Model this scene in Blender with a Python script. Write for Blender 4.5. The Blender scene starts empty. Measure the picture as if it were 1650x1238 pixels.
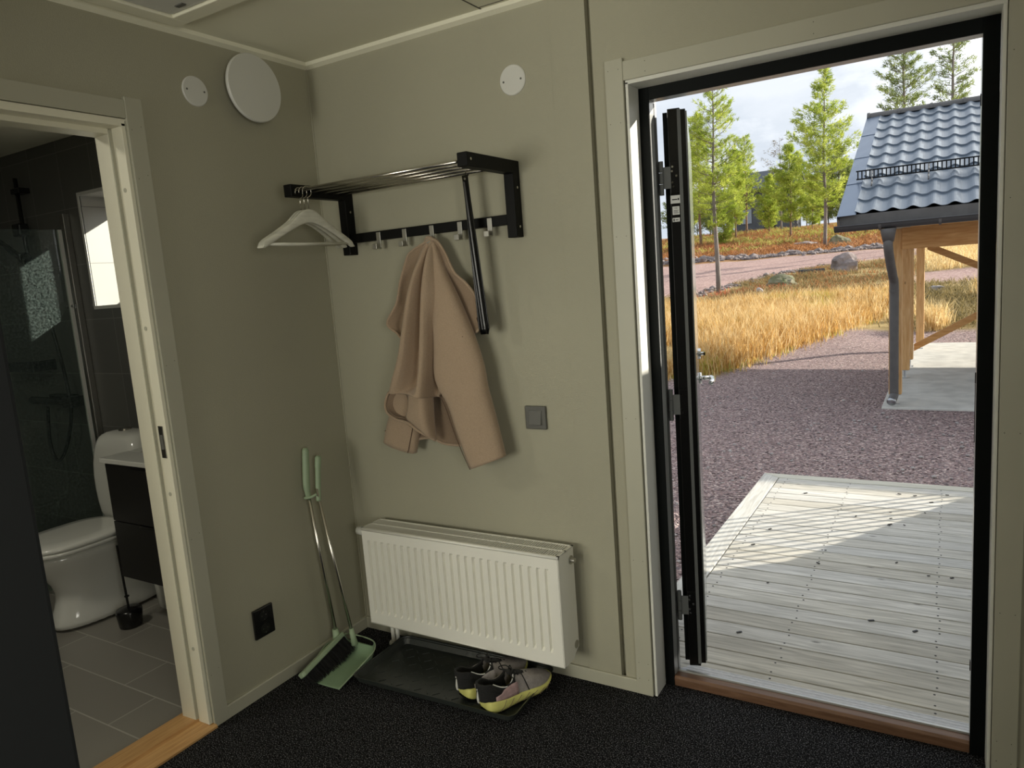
import bpy, bmesh, math, random
from mathutils import Vector, Matrix, noise
random.seed(7)
sc = bpy.context.scene
COL = sc.collection
PI = math.pi
R = math.radians

# ------------------------------------------------------------------ materials
_M = {}
def nodes(name):
    m = bpy.data.materials.new(name); m.use_nodes = True
    nt = m.node_tree; b = nt.nodes['Principled BSDF']
    _M[name] = m
    return m, nt, b
def N(nt, t, **k):
    n = nt.nodes.new(t)
    for a, v in k.items():
        if a in n.inputs: n.inputs[a].default_value = v
        else: setattr(n, a, v)
    return n
def L(nt, a, b): nt.links.new(a, b)
def c4(c): return (c[0], c[1], c[2], 1)
def mat(name, col, rough=.5, metal=0, var=.0, vscale=8, bump=0, bscale=200, spec=.5, coat=0, stretch=(1, 1, 1), col2=None, trans=0, sheen=0, detail=4):
    m, nt, b = nodes(name)
    b.inputs['Roughness'].default_value = rough
    b.inputs['Metallic'].default_value = metal
    b.inputs['Specular IOR Level'].default_value = spec
    b.inputs['Coat Weight'].default_value = coat
    b.inputs['Base Color'].default_value = c4(col)
    if sheen:
        b.inputs['Sheen Weight'].default_value = sheen
    tc = N(nt, 'ShaderNodeTexCoord'); mp = N(nt, 'ShaderNodeMapping'); mp.inputs['Scale'].default_value = stretch
    L(nt, tc.outputs['Object'], mp.inputs['Vector'])
    if var > 0 or col2:
        n = N(nt, 'ShaderNodeTexNoise', Scale=vscale, Detail=detail)
        L(nt, mp.outputs[0], n.inputs['Vector'])
        r = N(nt, 'ShaderNodeValToRGB')
        a = col2 if col2 else tuple(c * (1 - var) for c in col)
        z = col if col2 else tuple(min(1, c * (1 + var)) for c in col)
        r.color_ramp.elements[0].position = .32; r.color_ramp.elements[1].position = .68
        r.color_ramp.elements[0].color = c4(a); r.color_ramp.elements[1].color = c4(z)
        L(nt, n.outputs['Fac'], r.inputs[0]); L(nt, r.outputs[0], b.inputs['Base Color'])
    if bump > 0:
        n2 = N(nt, 'ShaderNodeTexNoise', Scale=bscale, Detail=3.0)
        L(nt, mp.outputs[0], n2.inputs['Vector'])
        bp = N(nt, 'ShaderNodeBump', Strength=bump, Distance=.01)
        L(nt, n2.outputs['Fac'], bp.inputs['Height']); L(nt, bp.outputs[0], b.inputs['Normal'])
    return m

mat('wall', (.385, .37, .28), .7, var=.03, vscale=2, bump=.12, bscale=260)
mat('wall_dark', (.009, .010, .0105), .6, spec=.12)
mat('ceil', (.88, .86, .70), .65, var=.02, vscale=2)
mat('trimpaint', (.45, .44, .35), .42, var=.03, vscale=3)
mat('jamb_lit', (.82, .79, .64), .38, var=.02, vscale=3)  # trim colour lightened for the light the jamb catches from behind
mat('liningpaint', (.72, .72, .66), .4, var=.02)
mat('leafface', (.30, .32, .31), .12, spec=.6)
mat('nailhole', (.1, .09, .07), .8)
mat('plate', (.66, .66, .62), .4)
mat('groove', (.12, .115, .09), .8)
mat('radiator', (.88, .87, .80), .3, spec=.5)
mat('radiator_dark', (.12, .12, .11), .6)
mat('black', (.007, .007, .007), .42, spec=.35)
mat('blackwood', (.003, .003, .003), .5, spec=.18, bump=.05, bscale=90)
mat('blackgloss', (.004, .004, .004), .22, spec=.35)
mat('steel', (.62, .60, .55), .22, metal=1)
mat('brushed', (.5, .49, .45), .38, metal=1)
mat('chrome', (.8, .8, .8), .08, metal=1)
mat('framegrey', (.004, .0055, .0055), .55, spec=.12)
mat('framealu', (.46, .47, .46), .3, metal=.35)
mat('gasket', (.09, .095, .095), .6)
mat('mint', (.34, .44, .29), .45, var=.03)
mat('mintdark', (.26, .38, .24), .5, var=.03)
mat('bristle', (.01, .01, .01), .9)
mat('hanger', (.62, .61, .52), .55, var=.12, vscale=14, stretch=(1, 1, 6))
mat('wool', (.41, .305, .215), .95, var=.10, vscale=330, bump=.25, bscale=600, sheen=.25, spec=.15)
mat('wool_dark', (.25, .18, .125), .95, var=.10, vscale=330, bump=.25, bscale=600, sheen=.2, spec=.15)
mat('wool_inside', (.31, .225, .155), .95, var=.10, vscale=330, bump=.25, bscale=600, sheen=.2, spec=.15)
mat('thread', (.10, .06, .04), .9)
mat('tray', (.028, .033, .030), .36, bump=.2, bscale=26, spec=.6)
mat('shoe_yellow', (.66, .64, .20), .6, var=.10, vscale=26)
mat('shoe_grey', (.34, .31, .30), .85, var=.1, vscale=90, bump=.4, bscale=300)
mat('shoe_pink', (.44, .30, .30), .85, var=.15, vscale=60)
mat('shoe_black', (.008, .008, .008), .8, bump=.3, bscale=300)
mat('reflective', (.72, .72, .68), .35)
mat('lace', (.006, .006, .006), .8)
mat('porcelain', (.78, .78, .72), .1, spec=.6, coat=.3)
mat('vanity', (.012, .011, .010), .5)
mat('blackplastic', (.008, .008, .008), .22)
mat('switchgrey', (.10, .10, .09), .45)
mat('concrete', (.58, .57, .52), .85, var=.14, vscale=5, bump=.2, bscale=60)
mat('zinc', (.13, .125, .12), .6, metal=.05, spec=.3, var=.1, vscale=9)
mat('zinc_galv', (.5, .52, .54), .35, metal=1)
mat('roofmetal', (.165, .205, .255), .32, metal=.2, spec=.8, var=.05, vscale=3)
mat('flashing', (.17, .22, .30), .25, metal=.3, spec=.7)
mat('gutter', (.06, .06, .062), .4, spec=.5)
mat('snowguard', (.008, .009, .010), .6, spec=.2)
mat('bark', (.24, .15, .10), .9, var=.35, vscale=10, bump=.8, bscale=30, stretch=(1, 1, .3))
mat('barkgrey', (.22, .19, .17), .9, var=.3, vscale=10, bump=.8, bscale=30, stretch=(1, 1, .3))
mat('rock', (.24, .20, .19), .9, var=.35, vscale=3, bump=.6, bscale=12)
mat('rockmoss', (.26, .24, .17), .9, col2=(.10, .11, .04), vscale=4, bump=.6, bscale=12)
mat('pebble', (.38, .35, .34), .9, var=.4, vscale=2)
mat('darkhouse', (.03, .032, .036), .7, var=.1)
mat('cabinwall', (.10, .11, .125), .7, var=.15, vscale=1)
mat('darkroof', (.07, .08, .095), .5)
mat('windowglass', (.3, .35, .4), .05)
mat('paper', (.55, .56, .55), .5)
mat('ink', (.03, .03, .03), .6)
mat('culvertmat', (.02, .02, .022), .6)
mat('carpet_edge', (.02, .02, .02), .9)

def foliage_mat(name, a, b, t=.35, sc_=1.6):
    m, nt, bs = nodes(name)
    tc = N(nt, 'ShaderNodeTexCoord'); n = N(nt, 'ShaderNodeTexNoise', Scale=sc_, Detail=5.0)
    L(nt, tc.outputs['Object'], n.inputs['Vector'])
    r = N(nt, 'ShaderNodeValToRGB')
    r.color_ramp.elements[0].position = .35; r.color_ramp.elements[1].position = .65
    r.color_ramp.elements[0].color = c4(a); r.color_ramp.elements[1].color = c4(b)
    L(nt, n.outputs['Fac'], r.inputs[0]); L(nt, r.outputs[0], bs.inputs['Base Color'])
    bs.inputs['Roughness'].default_value = .7; bs.inputs['Specular IOR Level'].default_value = .2
    tr = N(nt, 'ShaderNodeBsdfTranslucent'); L(nt, r.outputs[0], tr.inputs['Color'])
    mx = N(nt, 'ShaderNodeMixShader'); mx.inputs[0].default_value = t
    out = nt.nodes['Material Output']
    L(nt, bs.outputs[0], mx.inputs[1]); L(nt, tr.outputs[0], mx.inputs[2]); L(nt, mx.outputs[0], out.inputs['Surface'])
    return m
foliage_mat('needles', (.24, .33, .04), (.58, .64, .13), .5)
foliage_mat('needles_dark', (.14, .19, .06), (.34, .40, .12), .45)
foliage_mat('twigs', (.24, .20, .16), (.32, .29, .24), .1)
foliage_mat('grass_gold', (.34, .17, .045), (.84, .56, .20), .42, 7.0)
foliage_mat('grass_pale', (.62, .42, .16), (.95, .80, .48), .42, 7.0)
foliage_mat('grass_green', (.28, .32, .04), (.62, .58, .14), .4, 6.0)
foliage_mat('heather', (.26, .11, .045), (.56, .29, .12), .3, 4.0)
foliage_mat('heather_dark', (.13, .11, .05), (.42, .33, .15), .3, 5.0)
foliage_mat('heather_red', (.50, .10, .06), (.65, .22, .10), .3)
foliage_mat('moss', (.35, .38, .08), (.58, .55, .16), .3)

def wood(name, c1, c2, scale=6, stretch=(1, 12, 12), rough=.6, knots=True, bump=.15):
    m, nt, b = nodes(name)
    tc = N(nt, 'ShaderNodeTexCoord'); mp = N(nt, 'ShaderNodeMapping'); mp.inputs['Scale'].default_value = stretch
    L(nt, tc.outputs['Object'], mp.inputs['Vector'])
    n = N(nt, 'ShaderNodeTexNoise', Scale=scale, Detail=8.0, Distortion=.6)
    L(nt, mp.outputs[0], n.inputs['Vector'])
    r = N(nt, 'ShaderNodeValToRGB'); r.color_ramp.elements[0].position = .3; r.color_ramp.elements[1].position = .7
    r.color_ramp.elements[0].color = c4(c1); r.color_ramp.elements[1].color = c4(c2)
    L(nt, n.outputs['Fac'], r.inputs[0])
    last = r.outputs[0]
    if knots:
        mp2 = N(nt, 'ShaderNodeMapping'); mp2.inputs['Scale'].default_value = tuple(1.0 + .12 * s for s in stretch)
        L(nt, tc.outputs['Object'], mp2.inputs['Vector'])
        v = N(nt, 'ShaderNodeTexVoronoi', Scale=3.2); L(nt, mp2.outputs[0], v.inputs['Vector'])
        rr = N(nt, 'ShaderNodeValToRGB'); rr.color_ramp.elements[0].position = .03; rr.color_ramp.elements[1].position = .09
        L(nt, v.outputs['Distance'], rr.inputs[0])
        mx = N(nt, 'ShaderNodeMix', data_type='RGBA'); L(nt, rr.outputs[0], mx.inputs['Factor'])
        mx.inputs[6].default_value = c4(tuple(c * .55 for c in c1)); L(nt, last, mx.inputs[7]); last = mx.outputs[2]
    L(nt, last, b.inputs['Base Color'])
    b.inputs['Roughness'].default_value = rough
    bp = N(nt, 'ShaderNodeBump', Strength=bump, Distance=.004); L(nt, n.outputs['Fac'], bp.inputs['Height']); L(nt, bp.outputs[0], b.inputs['Normal'])
    return m
wood('deckwood', (.44, .42, .37), (.76, .73, .66), 5, (1, 14, 14), .75)
dnt = _M['deckwood'].node_tree; db_ = dnt.nodes['Principled BSDF']; dsrc = db_.inputs['Base Color'].links[0].from_socket
dtc = N(dnt, 'ShaderNodeTexCoord'); dsp = N(dnt, 'ShaderNodeSeparateXYZ'); L(dnt, dtc.outputs['Object'], dsp.inputs[0])
dm1 = N(dnt, 'ShaderNodeMath', operation='SUBTRACT'); dm1.inputs[0].default_value = 3.0645; L(dnt, dsp.outputs[1], dm1.inputs[1])
dm2 = N(dnt, 'ShaderNodeMath', operation='DIVIDE'); L(dnt, dm1.outputs[0], dm2.inputs[0]); dm2.inputs[1].default_value = .1202
dm3 = N(dnt, 'ShaderNodeMath', operation='FLOOR'); L(dnt, dm2.outputs[0], dm3.inputs[0])
dwn = N(dnt, 'ShaderNodeTexWhiteNoise', noise_dimensions='1D'); L(dnt, dm3.outputs[0], dwn.inputs['W'])
dcr = N(dnt, 'ShaderNodeValToRGB'); de = dcr.color_ramp.elements; de[0].color = (.80, .79, .76, 1); de[1].color = (1, 1, 1, 1); dk = de.new(.35); dk.color = (.93, .92, .88, 1); dk = de.new(.7); dk.color = (.90, .92, .95, 1)
L(dnt, dwn.outputs['Value'], dcr.inputs[0])
dmx = N(dnt, 'ShaderNodeMix', data_type='RGBA', blend_type='MULTIPLY'); dmx.inputs[0].default_value = 1.0; L(dnt, dsrc, dmx.inputs[6]); L(dnt, dcr.outputs[0], dmx.inputs[7]); L(dnt, dmx.outputs[2], db_.inputs['Base Color'])
wood('deckwood2', (.50, .48, .40), (.66, .64, .54), 5, (1, 14, 14), .75)
wood('deckwood_y', (.46, .445, .40), (.68, .67, .62), 5, (14, 1, 14), .75)
wood('pine_x', (.62, .29, .085), (.80, .46, .18), 4, (1, 9, 9), .6)
wood('pine_z', (.64, .33, .11), (.84, .54, .25), 4, (9, 9, 1), .6)
wood('oak', (.50, .27, .10), (.66, .40, .17), 7, (14, 1, 14), .45, knots=False)
wood('brownsill', (.13, .065, .035), (.22, .12, .07), 10, (1, 10, 10), .5, knots=False)

def carpet():
    m, nt, b = nodes('carpet')
    tc = N(nt, 'ShaderNodeTexCoord')
    n = N(nt, 'ShaderNodeTexNoise', Scale=260.0, Detail=3.0); L(nt, tc.outputs['Object'], n.inputs['Vector'])
    v = N(nt, 'ShaderNodeTexVoronoi', Scale=170.0); L(nt, tc.outputs['Object'], v.inputs['Vector'])
    r = N(nt, 'ShaderNodeValToRGB')
    e = r.color_ramp.elements; e[0].position = .54; e[0].color = (.0045, .0045, .005, 1); e[1].position = .74; e[1].color = (.32, .32, .34, 1)
    L(nt, n.outputs['Fac'], r.inputs[0]); L(nt, r.outputs[0], b.inputs['Base Color'])
    b.inputs['Roughness'].default_value = .95; b.inputs['Specular IOR Level'].default_value = .1
    bp = N(nt, 'ShaderNodeBump', Strength=.4, Distance=.004); L(nt, v.outputs['Distance'], bp.inputs['Height']); L(nt, bp.outputs[0], b.inputs['Normal'])
carpet()

def tiles(name, c1, c2, grout, w, h, plane, off=0.0, rough=.35, mortar=.0022, shift=(0, 0)):
    m, nt, b = nodes(name)
    tc = N(nt, 'ShaderNodeTexCoord'); sp = N(nt, 'ShaderNodeSeparateXYZ'); cb = N(nt, 'ShaderNodeCombineXYZ')
    L(nt, tc.outputs['Object'], sp.inputs[0])
    L(nt, sp.outputs[plane[0]], cb.inputs[0]); L(nt, sp.outputs[plane[1]], cb.inputs[1])
    mp = N(nt, 'ShaderNodeMapping'); mp.inputs['Location'].default_value = (shift[0], shift[1], 0)
    L(nt, cb.outputs[0], mp.inputs['Vector'])
    br = N(nt, 'ShaderNodeTexBrick'); br.offset = off; br.squash = 1.0
    br.inputs['Color1'].default_value = c4(c1); br.inputs['Color2'].default_value = c4(c2); br.inputs['Mortar'].default_value = c4(grout)
    br.inputs['Scale'].default_value = 1.0; br.inputs['Mortar Size'].default_value = mortar
    br.inputs['Brick Width'].default_value = w; br.inputs['Row Height'].default_value = h; br.inputs['Bias'].default_value = 0
    L(nt, mp.outputs[0], br.inputs['Vector']); L(nt, br.outputs['Color'], b.inputs['Base Color'])
    b.inputs['Roughness'].default_value = rough
    bp = N(nt, 'ShaderNodeBump', Strength=.4, Distance=.002, invert=True); L(nt, br.outputs['Fac'], bp.inputs['Height']); L(nt, bp.outputs[0], b.inputs['Normal'])
tiles('tile_wall_y', (.11, .11, .102), (.135, .135, .122), (.21, .21, .19), .3, .3, (0, 2), 0, .4, shift=(.1, .06))
tiles('tile_wall_x', (.11, .11, .102), (.135, .135, .122), (.21, .21, .19), .3, .3, (1, 2), 0, .4, shift=(.0, .06))
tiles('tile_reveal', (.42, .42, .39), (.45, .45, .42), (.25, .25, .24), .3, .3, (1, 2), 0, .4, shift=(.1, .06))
tiles('tile_floor', (.25, .235, .205), (.29, .275, .24), (.46, .44, .39), .6, .19, (0, 1), .35, .38, .003, shift=(.38, .02))

def glass(name, tint, dirt=0.0, refl=.9):
    m, nt, b = nodes(name)
    out = nt.nodes['Material Output']; nt.nodes.remove(b)
    tr = N(nt, 'ShaderNodeBsdfTransparent'); tr.inputs['Color'].default_value = c4(tint)
    gl = N(nt, 'ShaderNodeBsdfGlossy', Roughness=.02)
    fr = N(nt, 'ShaderNodeFresnel', IOR=1.5)
    geo = N(nt, 'ShaderNodeNewGeometry'); inv = N(nt, 'ShaderNodeMath', operation='SUBTRACT'); inv.inputs[0].default_value = 1.0; L(nt, geo.outputs['Backfacing'], inv.inputs[1])
    mu = N(nt, 'ShaderNodeMath', operation='MULTIPLY'); L(nt, fr.outputs[0], mu.inputs[0]); L(nt, inv.outputs[0], mu.inputs[1])
    mx = N(nt, 'ShaderNodeMixShader'); L(nt, mu.outputs[0], mx.inputs[0]); L(nt, tr.outputs[0], mx.inputs[1]); L(nt, gl.outputs[0], mx.inputs[2])
    last = mx.outputs[0]
    if dirt:
        tc = N(nt, 'ShaderNodeTexCoord'); n = N(nt, 'ShaderNodeTexNoise', Scale=90.0, Detail=6.0, Roughness=.8)
        L(nt, tc.outputs['Object'], n.inputs['Vector'])
        r = N(nt, 'ShaderNodeValToRGB'); r.color_ramp.elements[0].position = .42; r.color_ramp.elements[1].position = .75
        r.color_ramp.elements[0].color = (.004, .004, .004, 1); r.color_ramp.elements[1].color = (dirt, dirt, dirt, 1)
        L(nt, n.outputs['Fac'], r.inputs[0])
        df = N(nt, 'ShaderNodeBsdfDiffuse'); df.inputs['Color'].default_value = (.6, .75, .72, 1)
        tl = N(nt, 'ShaderNodeBsdfTranslucent'); tl.inputs['Color'].default_value = (.6, .75, .72, 1)
        ad = N(nt, 'ShaderNodeMixShader'); ad.inputs[0].default_value = .5; L(nt, df.outputs[0], ad.inputs[1]); L(nt, tl.outputs[0], ad.inputs[2])
        m2 = N(nt, 'ShaderNodeMixShader'); L(nt, r.outputs[0], m2.inputs[0]); L(nt, last, m2.inputs[1]); L(nt, ad.outputs[0], m2.inputs[2]); last = m2.outputs[0]
    L(nt, last, out.inputs['Surface'])
glass('clearglass', (.97, .98, .97))
glass('showerglass', (.86, .90, .88), dirt=.22)

def checkerplate():
    m, nt, b = nodes('checkerplate')
    tc = N(nt, 'ShaderNodeTexCoord'); mp = N(nt, 'ShaderNodeMapping'); mp.inputs['Rotation'].default_value = (0, 0, R(35)); mp.inputs['Scale'].default_value = (1, 2.2, 1)
    L(nt, tc.outputs['Object'], mp.inputs['Vector'])
    v = N(nt, 'ShaderNodeTexVoronoi', Scale=48.0); v.inputs['Randomness'].default_value = .2; L(nt, mp.outputs[0], v.inputs['Vector'])
    r = N(nt, 'ShaderNodeValToRGB'); r.color_ramp.elements[0].color = (.97, .97, .97, 1); r.color_ramp.elements[1].color = (.34, .35, .36, 1); r.color_ramp.elements[1].position = .7
    L(nt, v.outputs['Distance'], r.inputs[0]); L(nt, r.outputs[0], b.inputs['Base Color'])
    b.inputs['Metallic'].default_value = .1; b.inputs['Roughness'].default_value = .5
    bp = N(nt, 'ShaderNodeBump', Strength=1.0, Distance=.004, invert=True); L(nt, v.outputs['Distance'], bp.inputs['Height']); L(nt, bp.outputs[0], b.inputs['Normal'])
checkerplate()

def ground_mat():
    m, nt, b = nodes('ground')
    tc = N(nt, 'ShaderNodeTexCoord')
    va = N(nt, 'ShaderNodeVertexColor', layer_name='zone')
    sp = N(nt, 'ShaderNodeSeparateColor'); L(nt, va.outputs[0], sp.inputs[0])
    def stones(scale, cols):
        v = N(nt, 'ShaderNodeTexVoronoi', Scale=scale); L(nt, tc.outputs['Object'], v.inputs['Vector'])
        s2 = N(nt, 'ShaderNodeSeparateColor'); L(nt, v.outputs['Color'], s2.inputs[0])
        r = N(nt, 'ShaderNodeValToRGB')
        e = r.color_ramp.elements; e[0].color = c4(cols[0]); e[1].color = c4(cols[-1])
        for i, c in enumerate(cols[1:-1]):
            k = e.new((i + 1) / (len(cols) - 1)); k.color = c4(c)
        L(nt, s2.outputs[0], r.inputs[0])
        return v, r
    v1, yard = stones(58.0, [(.07, .05, .05), (.34, .25, .24), (.50, .36, .34), (.22, .18, .19), (.85, .68, .62)])
    v2, road = stones(20.0, [(.34, .22, .20), (.50, .35, .32), (.60, .44, .40)])
    nz = N(nt, 'ShaderNodeTexNoise', Scale=2.2, Detail=9.0, Roughness=.75); L(nt, tc.outputs['Object'], nz.inputs['Vector'])
    he = N(nt, 'ShaderNodeValToRGB'); e = he.color_ramp.elements
    e[0].position = .3; e[0].color = (.15, .11, .06, 1); e[1].position = .7; e[1].color = (.50, .30, .16, 1); k = e.new(.5); k.color = (.34, .18, .08, 1)
    L(nt, nz.outputs['Fac'], he.inputs[0])
    gr = N(nt, 'ShaderNodeValToRGB'); e = gr.color_ramp.elements
    e[0].position = .3; e[0].color = (.30, .22, .10, 1); e[1].position = .7; e[1].color = (.55, .42, .20, 1)
    L(nt, nz.outputs['Fac'], gr.inputs[0])
    def mix(f, a, c):
        x = N(nt, 'ShaderNodeMix', data_type='RGBA'); L(nt, f, x.inputs['Factor']); L(nt, a, x.inputs[6]); L(nt, c, x.inputs[7]); return x.outputs[2]
    a = mix(sp.outputs[0], gr.outputs[0], yard.outputs[0])
    a = mix(sp.outputs[1], a, road.outputs[0])
    a = mix(sp.outputs[2], a, he.outputs[0])
    L(nt, a, b.inputs['Base Color']); b.inputs['Roughness'].default_value = .95; b.inputs['Specular IOR Level'].default_value = .1
    bp = N(nt, 'ShaderNodeBump', Strength=1.0, Distance=.025, invert=True); L(nt, v1.outputs['Distance'], bp.inputs['Height'])
    L(nt, bp.outputs[0], b.inputs['Normal'])
ground_mat()

# ------------------------------------------------------------------ mesh helpers
class MB:
    def __init__(s): s.v = []; s.f = []
    def add(s, vs, fs):
        o = len(s.v); s.v += [tuple(v) for v in vs]; s.f += [tuple(i + o for i in f) for f in fs]; return s
    def box(s, x0, x1, y0, y1, z0, z1, M=None):
        vs = [Vector((x, y, z)) for z in (z0, z1) for x, y in ((x0, y0), (x1, y0), (x1, y1), (x0, y1))]
        if M: vs = [M @ v for v in vs]
        return s.add(vs, [(3, 2, 1, 0), (4, 5, 6, 7), (0, 1, 5, 4), (1, 2, 6, 5), (2, 3, 7, 6), (3, 0, 4, 7)])
    def rings(s, rings, closed=True, cap=True):
        n = len(rings[0]); o = len(s.v)
        for r in rings: s.v += [tuple(p) for p in r]
        for i in range(len(rings) - 1):
            for j in range(n if closed else n - 1):
                k = (j + 1) % n
                s.f.append((o + i * n + j, o + i * n + k, o + (i + 1) * n + k, o + (i + 1) * n + j))
        if cap and closed:
            s.f.append(tuple(o + j for j in range(n))[::-1]); s.f.append(tuple(o + (len(rings) - 1) * n + j for j in range(n)))
        return s
    def tube(s, pts, r, n=10, cap=True, flat=1.0):
        pts = [Vector(p) for p in pts]; m = len(pts)
        rr = r if isinstance(r, (list, tuple)) else [r] * m
        rings = []; up = None
        for i, p in enumerate(pts):
            t = (pts[min(i + 1, m - 1)] - pts[max(i - 1, 0)]).normalized()
            if up is None:
                up = Vector((0, 0, 1)) if abs(t.z) < .9 else Vector((1, 0, 0))
            a = t.cross(up)
            if a.length < 1e-6: a = t.cross(Vector((0, 1, 0)))
            a.normalize(); b = a.cross(t).normalized(); up = b
            rings.append([p + (a * math.cos(2 * PI * k / n) + b * math.sin(2 * PI * k / n) * flat) * rr[i] for k in range(n)])
        return s.rings(rings, True, cap)
    def lathe(s, prof, c=(0, 0, 0), n=32, axis='z', cap=True):
        rings = []
        for r, h in prof:
            ring = []
            for k in range(n):
                a = 2 * PI * k / n; u, w = r * math.cos(a), r * math.sin(a)
                if axis == 'z': q = (u, w, h)
                elif axis == 'x': q = (h, u, w)
                else: q = (w, h, u)
                ring.append((c[0] + q[0], c[1] + q[1], c[2] + q[2]))
            rings.append(ring)
        return s.rings(rings, True, cap)
    def prism(s, poly, a0, a1, axis='y', M=None):
        def P(u, w, a):
            q = {'x': (a, u, w), 'y': (u, a, w), 'z': (u, w, a)}[axis]
            return M @ Vector(q) if M else Vector(q)
        return s.rings([[P(u, w, a0) for u, w in poly], [P(u, w, a1) for u, w in poly]])
    def build(s, name, m, parent=None, smooth=False, bevel=0, sub=0, solid=0, local=False, seg=2):
        me = bpy.data.meshes.new(name); me.from_pydata(s.v, [], s.f)
        bm = bmesh.new(); bm.from_mesh(me); bmesh.ops.recalc_face_normals(bm, faces=bm.faces); bm.to_mesh(me); bm.free()
        me.materials.append(_M[m]); o = bpy.data.objects.new(name, me); COL.objects.link(o)
        if smooth: me.polygons.foreach_set('use_smooth', [True] * len(me.polygons))
        if parent is not None:
            o.parent = parent
            if not local and parent.type == 'EMPTY': o.matrix_parent_inverse = Matrix.Translation(-parent.location)
        if solid:
            d = o.modifiers.new('solid', 'SOLIDIFY'); d.thickness = solid; d.offset = 0
        if sub:
            d = o.modifiers.new('sub', 'SUBSURF'); d.levels = sub; d.render_levels = sub
        if bevel:
            d = o.modifiers.new('bevel', 'BEVEL'); d.width = bevel; d.segments = seg; d.limit_method = 'ANGLE'; d.angle_limit = R(40)
        return o
def each(mb, name, m, parent=None, **k):
    # one object per separate piece of the builder
    par = list(range(len(mb.v)))
    def find(a):
        while par[a] != a: par[a] = par[par[a]]; a = par[a]
        return a
    for f in mb.f:
        for q in f[1:]: par[find(q)] = find(f[0])
    groups = {}
    for f in mb.f: groups.setdefault(find(f[0]), []).append(f)
    out = []
    for g in groups.values():
        idx = sorted({i for f in g for i in f}); mp_ = {a: b for b, a in enumerate(idx)}
        q = MB(); q.v = [mb.v[i] for i in idx]; q.f = [tuple(mp_[i] for i in f) for f in g]
        out.append(q.build(name, m, parent, **k))
    return out
def thing(name, label, cat, loc=(0, 0, 0), group=None, kind=None):
    o = bpy.data.objects.new(name, None); COL.objects.link(o); o.location = loc; o.empty_display_size = .1
    return tag(o, label, cat, group, kind)
def tag(o, label=None, cat=None, group=None, kind=None):
    if label: o['label'] = label
    if cat: o['category'] = cat
    if group: o['group'] = group
    if kind: o['kind'] = kind
    return o
def struct(o, label=None):
    o['kind'] = 'structure'
    if label: o['label'] = label
    return o
def cr(p0, p1, p2, p3, t):
    return .5 * ((2 * p1) + (p2 - p0) * t + (2 * p0 - 5 * p1 + 4 * p2 - p3) * t * t + (3 * p1 - p0 - 3 * p2 + p3) * t ** 3)
def spline(pts, k=6):
    pts = [Vector(p) for p in pts]; out = []
    for i in range(len(pts) - 1):
        a = pts[max(i - 1, 0)]; d = pts[min(i + 2, len(pts) - 1)]
        for j in range(k): out.append(cr(a, pts[i], pts[i + 1], d, j / k))
    out.append(pts[-1]); return out

# ------------------------------------------------------------------ camera
cam = bpy.data.cameras.new('camera'); co = bpy.data.objects.new('camera', cam); COL.objects.link(co)
co.location = (2.2183, -2.2435, 1.4963); co.rotation_euler = (1.42443, .07444, .53541)
cam.sensor_width = 36; cam.lens = 1166.19 / 1650 * 36; cam.clip_start = .05; cam.clip_end = 600
sc.camera = co

# ------------------------------------------------------------------ room shell
H = 2.4
WT = .12
def S(mb, name, m, **k): return struct(mb.build(name, m, **k))
# floor: carpet in hall, tiles in bathroom
S(MB().box(0.0, 3.4, -6.4, .10, -.20, 0), 'floor', 'carpet')
S(MB().box(-4.2, 0.0, -6.4, -2.6, -.20, 0), 'floor_living', 'oak')
S(MB().box(-2.9, -.145, -2.48, 0, -.20, .0), 'floor_bathroom', 'tile_floor')
S(MB().box(-4.3, 3.5, -6.5, .2, H, H + .2), 'ceiling', 'ceil')
# back (outside) wall of the hall with door opening x 1.345..2.34, z<2.078
w = MB()
S(MB().box(1.0995, 1.2265, -.004, 0, .049, H - .022), 'wall_back_panel', 'wall')
w.box(0, 1.2265, 0, .20, 0, H).box(1.2265, 1.2425, .022, .20, 0, H)
w.box(1.2425, 1.347, 0, .20, 0, H).box(1.347, 2.339, 0, .20, 2.074, H).box(2.3375, 3.5, 0, .20, 0, H)
S(w, 'wall_back', 'wall')
# left wall with bathroom door opening
w = MB(); w.box(-WT, 0, -.805, 0, 0, H).box(-WT, 0, -1.60, -.805, 2.08, H).box(-WT, 0, -2.6, -1.60, 0, H)
S(w, 'wall_left', 'wall')
w = MB(); w.box(-4.2, -WT, -2.6, -2.48, 0, H)
S(w, 'wall_living_north', 'wall')
w = MB(); w.box(3.4, 3.5, -6.4, -3.5, 0, H).box(3.4, 3.5, -2.1, 0, 0, H).box(3.4, 3.5, -3.5, -2.1, 0, .8).box(3.4, 3.5, -3.5, -2.1, 2.1, H)
S(w, 'wall_right', 'wall')
wr = thing('fill_window', 'unseen window added in the side wall to light the hall and bathroom', 'window', (3.45, -2.8, 0), kind='structure')  # added opening, unseen, for the side fill light
f = MB(); f.box(3.42, 3.5, -3.5, -3.45, .8, 2.1).box(3.42, 3.5, -2.15, -2.1, .8, 2.1).box(3.42, 3.5, -3.5, -2.1, .8, .85).box(3.42, 3.5, -3.5, -2.1, 2.05, 2.1)
f.build('window_frame', 'trimpaint', wr)
S(MB().box(-4.3, -4.2, -6.4, -2.48, 0, H), 'wall_living_west', 'wall')
# dark wall end near the camera
S(MB().box(1.30, 1.765, -6.4, -2.040, 0, H), 'wall_near', 'wall_dark', bevel=.003)
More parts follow.
